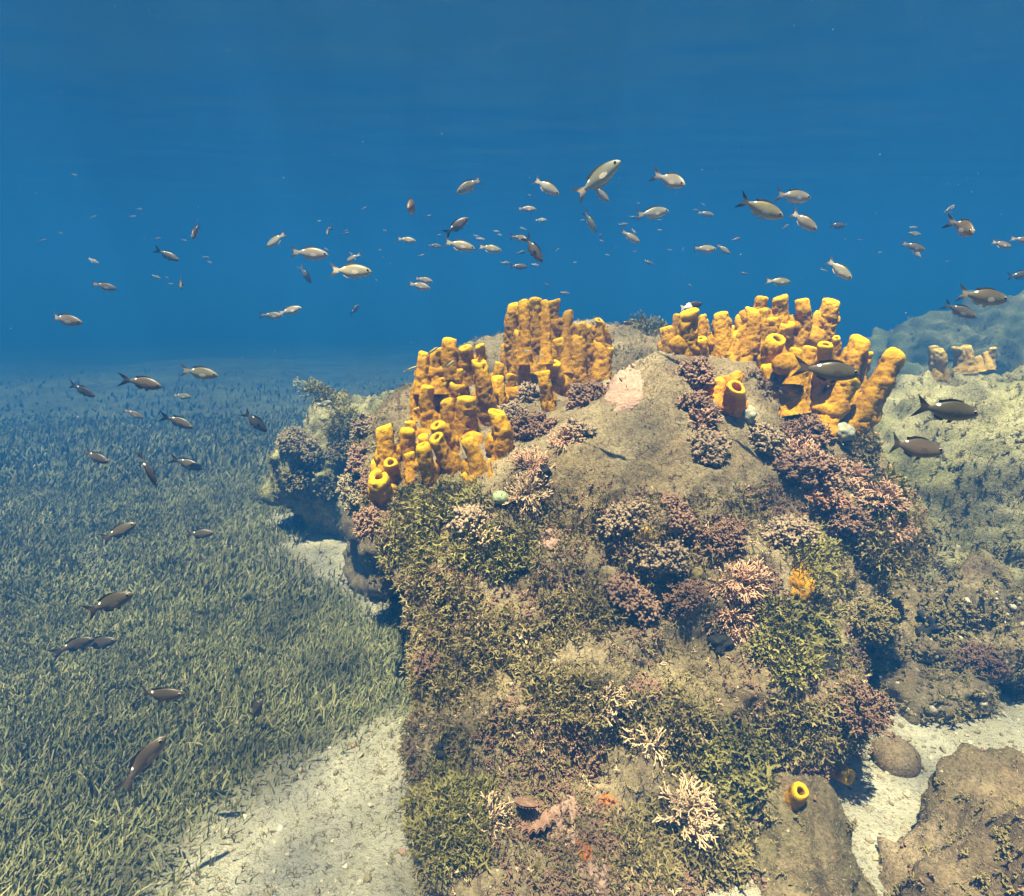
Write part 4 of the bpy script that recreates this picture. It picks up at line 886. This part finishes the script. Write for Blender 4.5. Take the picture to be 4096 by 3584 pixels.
FISH = [
 (551,481,48,206,20,'p','pale fish nosing down left above the two fish in line at left of centre'),
 (656,462,26,-78,-45,'o','small fish diving steeply left of centre with its dark tail up'),
 (621,507,70,-4,5,'p','pale fish swimming right just left of the largest pale fish in mid water'),
 (705,516,30,202,25,'p','small pale fish nosing left just above the silver fish left of centre'),
 (704,542,80,-3,0,'p','largest silver pale fish left of centre, swimming level to the right'),
 (612,550,32,-66,30,'d','thin dark fish diving below the pale fish left of centre'),
 (581,621,46,14,0,'p','pale fish nosing up right, the front one of a pair above the far seagrass'),
 (545,631,42,-3,0,'g','greyer fish trailing right behind its pale partner above the far seagrass'),
 (710,619,26,56,20,'d','small dark fish rising steeply alone left of the front sponges'),
 (848,560,36,-12,0,'p','upper fish of the close pair above the front yellow sponges'),
 (840,572,44,-16,-10,'p','lower fish of the close pair above the front yellow sponges'),
 (825,413,40,-96,-62,'b','small fish facing the camera head on, left of centre, tail up'),
 (814,480,36,-8,0,'o','small olive fish swimming right alone left of the middle school'),
 (915,451,54,36,5,'d','dark grey fish rising to the right in the middle of the school'),
 (921,491,60,-14,0,'o','olive fish with raised back fin heading right above the front sponges'),
 (938,372,58,214,-10,'o','pale olive fish heading down left at the top of the school'),
 (870,492,28,-4,5,'g','small grey fish just left of the olive fish with raised back fin'),
 (1094,374,58,-34,0,'p','pale silver fish angled down right left of the largest rising fish'),
 (1198,356,90,30,-28,'p','largest pale fish rising to the upper right at the top of the school'),
 (1202,388,44,-42,10,'g','greyish fish partly behind the tail of the largest rising fish'),
 (1055,418,36,-3,0,'g','grey fish level in the middle of the school below the pale silver fish'),
 (1083,440,24,-4,0,'g','small grey fish just below right of the level grey fish mid school'),
 (1181,445,40,-50,35,'g','slim fish diving right below the largest rising fish'),
 (1040,476,30,-30,-40,'o','faint round fish behind the tail of the steep dark diver'),
 (1068,500,58,-55,10,'d','dark long fish diving steeply right above the rear middle sponges'),
 (981,497,46,-13,0,'o','olive fish heading right between the raised fin fish and the steep diver'),
 (1038,533,34,0,10,'d','dim dark fish swimming level beneath the steep dark diver'),
 (1343,361,58,-48,-42,'p','stubby pale fish turning toward the camera right of the largest fish'),
 (1307,426,64,9,5,'p','pale fish nosing slightly up in the middle right of the school'),
 (1413,428,32,-12,5,'p','small bright fish right of the slightly rising pale fish'),
 (1262,474,42,-32,5,'p','pale fish angled down with dark upper tail, below mid school'),
 (1524,418,88,-27,-10,'o','large olive fish angled down right in the upper right of the school'),
 (1589,393,72,-2,10,'p','pale fish swimming level right of the large olive fish'),
 (1609,443,60,-46,-15,'o','olive fish diving right just below the large olive fish'),
 (1675,451,36,4,20,'d','faint dark fish in blue water between the olive diver and right edge'),
 (1410,498,46,-2,0,'p','pale level fish above the bare crest and two tone fish'),
 (1447,499,30,-46,-20,'o','small olive fish following the pale level fish above the crest'),
 (1559,563,46,-5,0,'o','olive fish just above the tops of the right rear sponge row'),
 (1680,540,56,-52,-20,'g','grey fish angled steeply down right above the right front sponges'),
 (1827,468,32,-8,0,'g','hazy grey fish upper one of three stacked at far right'),
 (1828,494,46,-22,-5,'b','pinkish brown fish in the middle of three stacked at far right'),
 (1832,507,24,-65,-30,'p','pale blurry fish lowest of three stacked at far right'),
 (1899,418,30,32,10,'p','small pale fish rising near the upper right edge'),
 (1928,455,52,-108,-52,'b','brown fish facing the camera with long dark upright tail at far right'),
 (2004,489,40,-16,0,'b','pale brown fish near the right edge below the fish with upright tail'),
 (2046,480,40,-10,0,'b','brown fish cut off by the right edge of the picture'),
 (1968,594,96,-9,0,'b','large brown fish near the right edge before the hazy ridge'),
 (1921,622,58,-34,-20,'b','brown fish diving right below the large brown fish at the right edge'),
 (2040,550,46,8,0,'d','dark fish entering at the right edge above the large brown fish'),
 (1661,742,114,-8,-5,'d','dark grey fish in front of the leaning yellow sponges at right'),
 (1897,821,122,-8,0,'d','dark grey fish over the green slope, upper of the two at right'),
 (1831,895,116,-10,0,'d','dark fish over the green slope, lower of the two at right'),
 (391,463,40,-82,-40,'b','brown fish diving toward the camera with forked dark tail at upper left'),
 (133,640,66,-10,0,'g','grey fish alone in the blue at the left edge above the seagrass haze'),
 (210,573,44,-12,10,'b','dim brown fish with pale tail in the blue at left'),
 (337,511,44,-26,10,'d','faint dark fish in the blue upper left behind a pale smudge'),
 (362,566,36,-60,-40,'d','dark blurry fish turning away at left in the blue'),
 (187,522,24,-28,10,'p','small pale fish high at far left in the blue'),
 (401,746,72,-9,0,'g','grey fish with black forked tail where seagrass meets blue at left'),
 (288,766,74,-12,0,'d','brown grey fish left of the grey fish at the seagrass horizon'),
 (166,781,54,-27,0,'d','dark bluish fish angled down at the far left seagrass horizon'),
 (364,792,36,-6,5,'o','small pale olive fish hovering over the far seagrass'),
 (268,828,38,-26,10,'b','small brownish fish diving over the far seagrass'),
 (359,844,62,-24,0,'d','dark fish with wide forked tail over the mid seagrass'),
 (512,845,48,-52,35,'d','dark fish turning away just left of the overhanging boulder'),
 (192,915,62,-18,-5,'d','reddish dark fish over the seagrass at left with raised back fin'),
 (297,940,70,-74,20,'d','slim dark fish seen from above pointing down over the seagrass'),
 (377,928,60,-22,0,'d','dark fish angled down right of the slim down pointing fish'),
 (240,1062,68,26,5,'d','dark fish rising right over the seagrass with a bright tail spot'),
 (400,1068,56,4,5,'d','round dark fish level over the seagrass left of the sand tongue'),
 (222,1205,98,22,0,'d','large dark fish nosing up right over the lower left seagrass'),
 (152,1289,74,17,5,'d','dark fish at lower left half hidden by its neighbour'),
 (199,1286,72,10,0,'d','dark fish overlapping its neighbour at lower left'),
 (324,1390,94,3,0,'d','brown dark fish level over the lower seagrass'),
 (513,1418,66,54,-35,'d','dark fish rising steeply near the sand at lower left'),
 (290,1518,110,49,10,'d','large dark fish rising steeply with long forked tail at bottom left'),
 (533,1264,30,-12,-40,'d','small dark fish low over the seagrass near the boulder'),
 (647,808,36,14,0,'g','grey fish in front of the top of the overhanging boulder'),
 (1254,646,26,-5,0,'d','small black fish over the pale rear boulder'),
]
for n, (px, py, ln, ph, ps, tn, lab) in enumerate(FISH):
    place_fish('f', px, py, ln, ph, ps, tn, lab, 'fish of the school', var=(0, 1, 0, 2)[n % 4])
TINY = [(692,467,14,10,'d'),(592,636,16,0,'g'),(858,432,12,10,'d'),(1047,458,14,-20,'p'),(1200,473,15,60,'d'),(953,472,12,-10,'p'),(961,478,18,-5,'p'),(1043,505,18,15,'d'),(1071,530,17,-10,'p'),(1011,526,19,0,'g'),(1095,570,14,-30,'d'),(1130,586,19,-5,'g'),(870,610,10,20,'d'),
 (1268,435,17,0,'d'),(1247,449,19,5,'g'),(1571,454,18,35,'p'),(1473,478,17,20,'b'),(1298,525,19,-20,'b'),(1366,499,10,70,'p'),(1489,547,16,-10,'d'),(1381,571,10,-30,'b'),(1827,455,17,0,'g'),(1648,541,15,-20,'o'),(313,554,18,-20,'p'),(454,612,9,0,'d'),(742,690,12,10,'d'),(497,630,9,0,'d'),(1115,500,10,40,'p'),(1320,440,9,0,'p'),(930,445,12,-20,'p'),(590,620,9,0,'g'),
 (420,525,10,-20,'p'),(150,350,11,-10,'p'),(1392,420,10,0,'p'),(1165,440,9,10,'p'),(1150,525,9,0,'g'),(1215,510,10,-15,'g'),(880,470,9,5,'g'),(1000,470,10,-10,'p'),(760,500,9,0,'g'),(1720,480,11,0,'g'),(1760,505,10,10,'p'),(1340,500,9,-10,'g')]
qq = random.Random(5)
TINY += [(int(qq.uniform(60, 2000)), int(qq.gauss(470, 70)), qq.uniform(7, 13), qq.gauss(0, 25), qq.choice('pgpb')) for _ in range(34)]
TINY = [f_ for f_ in TINY if f_[1] < 600]
for px, py, ln, ph, tn in TINY:
    area = 'left' if px < 800 else ('middle' if px < 1230 else 'right')
    place_fish('f', px, py, ln, ph, 5, tn, {'left': 'tiny hazy fish far off in the left part of the blue water', 'middle': 'tiny hazy fish far off in the blue above the middle sponges', 'right': 'tiny hazy fish far off in the right part of the blue water'}[area], 'tiny distant fish at '+area, L=.07)
place_fish('t', 1383, 612, 44, 12, 0, 'p', 'two tone fish with black front and white rear over the rear sponge row', None, L=.075)
for px, py, ln, ph, t_, lab in [(822,738,32,20,1.38,'slim striped fish left of the front yellow sponges'),(864,703,32,36,1.32,'slim striped fish before the upper left tubes of the front sponges'),(899,729,28,38,1.32,'slim pale striped fish before the middle of the front sponges'),
  (1243,668,22,-26,2.0,'slim yellow striped fish over the pale rear boulder'),(1052,703,20,-2,1.7,'slim dark striped fish between the front and rear sponges'),(1081,714,20,40,1.7,'tiny striped fish before the rear middle sponges')]:
    place_fish('w', px, py, ln, ph, 0, 'p', lab, 'slim striped fish', t_=t_)
# drifting specks in the water
n = 260; tt = NR.uniform(.5, 4.0, n); Pp = np.stack([CO+ray(NR.uniform(-80, 2130), NR.uniform(-60, 900))*q for q in tt]); 
V, F, A = scatter('grain', Pp, NR.normal(size=(n, 3)), NR.uniform(.0003, .0009, n)*np.clip(tt, .7, 2))
t = NT('speck'); t.color((.40, .38, .35)); tag(link('drifting_specks', mesh_np('drifting_specks', V, F, t.m, True)), kind='stuff')

# ------------------------------------------------------------------ water surface and the water itself
wx, wy = axis(-7, 7, 200, 42), axis(0, 12, 190, 42); WX, WY = np.meshgrid(wx, wy)
P = np.stack([WX.ravel(), WY.ravel(), 0*WX.ravel()], 1)
WZ = SURF_Z+fbm(P*np.array([.55, 1.5, 1]), 3, 15)*.012+fbm(P*np.array([1.6, 4.0, 1]), 3, 16)*.004
V = np.stack([P[:, 0], P[:, 1], WZ], 1)
m = bpy.data.materials.new('water_surface'); m.use_nodes = True; q = m.node_tree; q.nodes.clear()
ou = q.nodes.new('ShaderNodeOutputMaterial'); mx = q.nodes.new('ShaderNodeMixShader'); tr = q.nodes.new('ShaderNodeBsdfTransparent'); gl = q.nodes.new('ShaderNodeBsdfGlossy'); fr = q.nodes.new('ShaderNodeFresnel')
fr.inputs[0].default_value = 1.33; gl.inputs['Roughness'].default_value = 0.08; gl.inputs['Color'].default_value = (.22, .34, .42, 1)
tc = q.nodes.new('ShaderNodeTexCoord'); nz = q.nodes.new('ShaderNodeTexNoise'); nz.inputs['Scale'].default_value = 3.0; nz.inputs['Detail'].default_value = 2
mp = q.nodes.new('ShaderNodeMix'); mp.data_type = 'RGBA'; mp.inputs[0].default_value = .12
vo_ = q.nodes.new('ShaderNodeTexVoronoi'); vo_.feature = 'SMOOTH_F1'; vo_.inputs['Scale'].default_value = 5.5; vo_.inputs['Smoothness'].default_value = .35
cr = q.nodes.new('ShaderNodeValToRGB'); cr.color_ramp.elements[0].position = .12; cr.color_ramp.elements[0].color = (.5, .5, .5, 1); cr.color_ramp.elements[1].position = .62; cr.color_ramp.elements[1].color = (1, 1, 1, 1)  # cell pattern in the surface's transparency imitates caustic light
q.links.new(tc.outputs['Object'], nz.inputs['Vector']); q.links.new(tc.outputs['Object'], mp.inputs[6]); q.links.new(nz.outputs['Color'], mp.inputs[7]); q.links.new(mp.outputs[2], vo_.inputs['Vector'])
q.links.new(vo_.outputs['Distance'], cr.inputs[0]); n2 = q.nodes.new('ShaderNodeTexNoise'); n2.inputs['Scale'].default_value = 1.3; n2.inputs['Detail'].default_value = 2; q.links.new(tc.outputs['Object'], n2.inputs['Vector'])
c2 = q.nodes.new('ShaderNodeValToRGB'); c2.color_ramp.elements[0].position = .38; c2.color_ramp.elements[0].color = (.68, .68, .68, 1); c2.color_ramp.elements[1].position = .6; c2.color_ramp.elements[1].color = (1, 1, 1, 1); q.links.new(n2.outputs['Fac'], c2.inputs[0])  # broader tint patches, for larger dapples of sunlight below
m2 = q.nodes.new('ShaderNodeMix'); m2.data_type = 'RGBA'; m2.blend_type = 'MULTIPLY'; m2.inputs[0].default_value = 1; q.links.new(cr.outputs[0], m2.inputs[6]); q.links.new(c2.outputs[0], m2.inputs[7]); q.links.new(m2.outputs[2], tr.inputs[0])
q.links.new(fr.outputs[0], mx.inputs[0]); q.links.new(tr.outputs[0], mx.inputs[1]); q.links.new(gl.outputs[0], mx.inputs[2]); q.links.new(mx.outputs[0], ou.inputs[0])
tag(link('water_surface', mesh_np('water_surface', V, grid_faces(len(wy), len(wx), True)[:0] if False else grid_faces(len(wy), len(wx), False), m)), kind='structure')

hm = bpy.data.materials.new('haze'); hm.use_nodes = True; q = hm.node_tree; q.nodes.clear()
ou = q.nodes.new('ShaderNodeOutputMaterial'); pv = q.nodes.new('ShaderNodeVolumePrincipled'); q.links.new(pv.outputs[0], ou.inputs['Volume'])
pv.inputs['Color'].default_value = (*HAZE_COLOR, 1); pv.inputs['Density'].default_value = HAZE_DENSITY; pv.inputs['Absorption Color'].default_value = (*HAZE_ABS, 1); pv.inputs['Anisotropy'].default_value = 0.0
hx, hy0, hy1, z0, z1 = 48, -48, 48, -1.6, SURF_Z+.35
V = np.array([[a*hx, b, c] for a in (-1, 1) for b in (hy0, hy1) for c in (z0, z1)], float)
F = np.array([[0, 1, 3, 2], [4, 6, 7, 5], [0, 4, 5, 1], [2, 3, 7, 6], [0, 2, 6, 4], [1, 5, 7, 3]])
tag(link('haze', mesh_np('haze', V, F, hm, False)), kind='stuff')
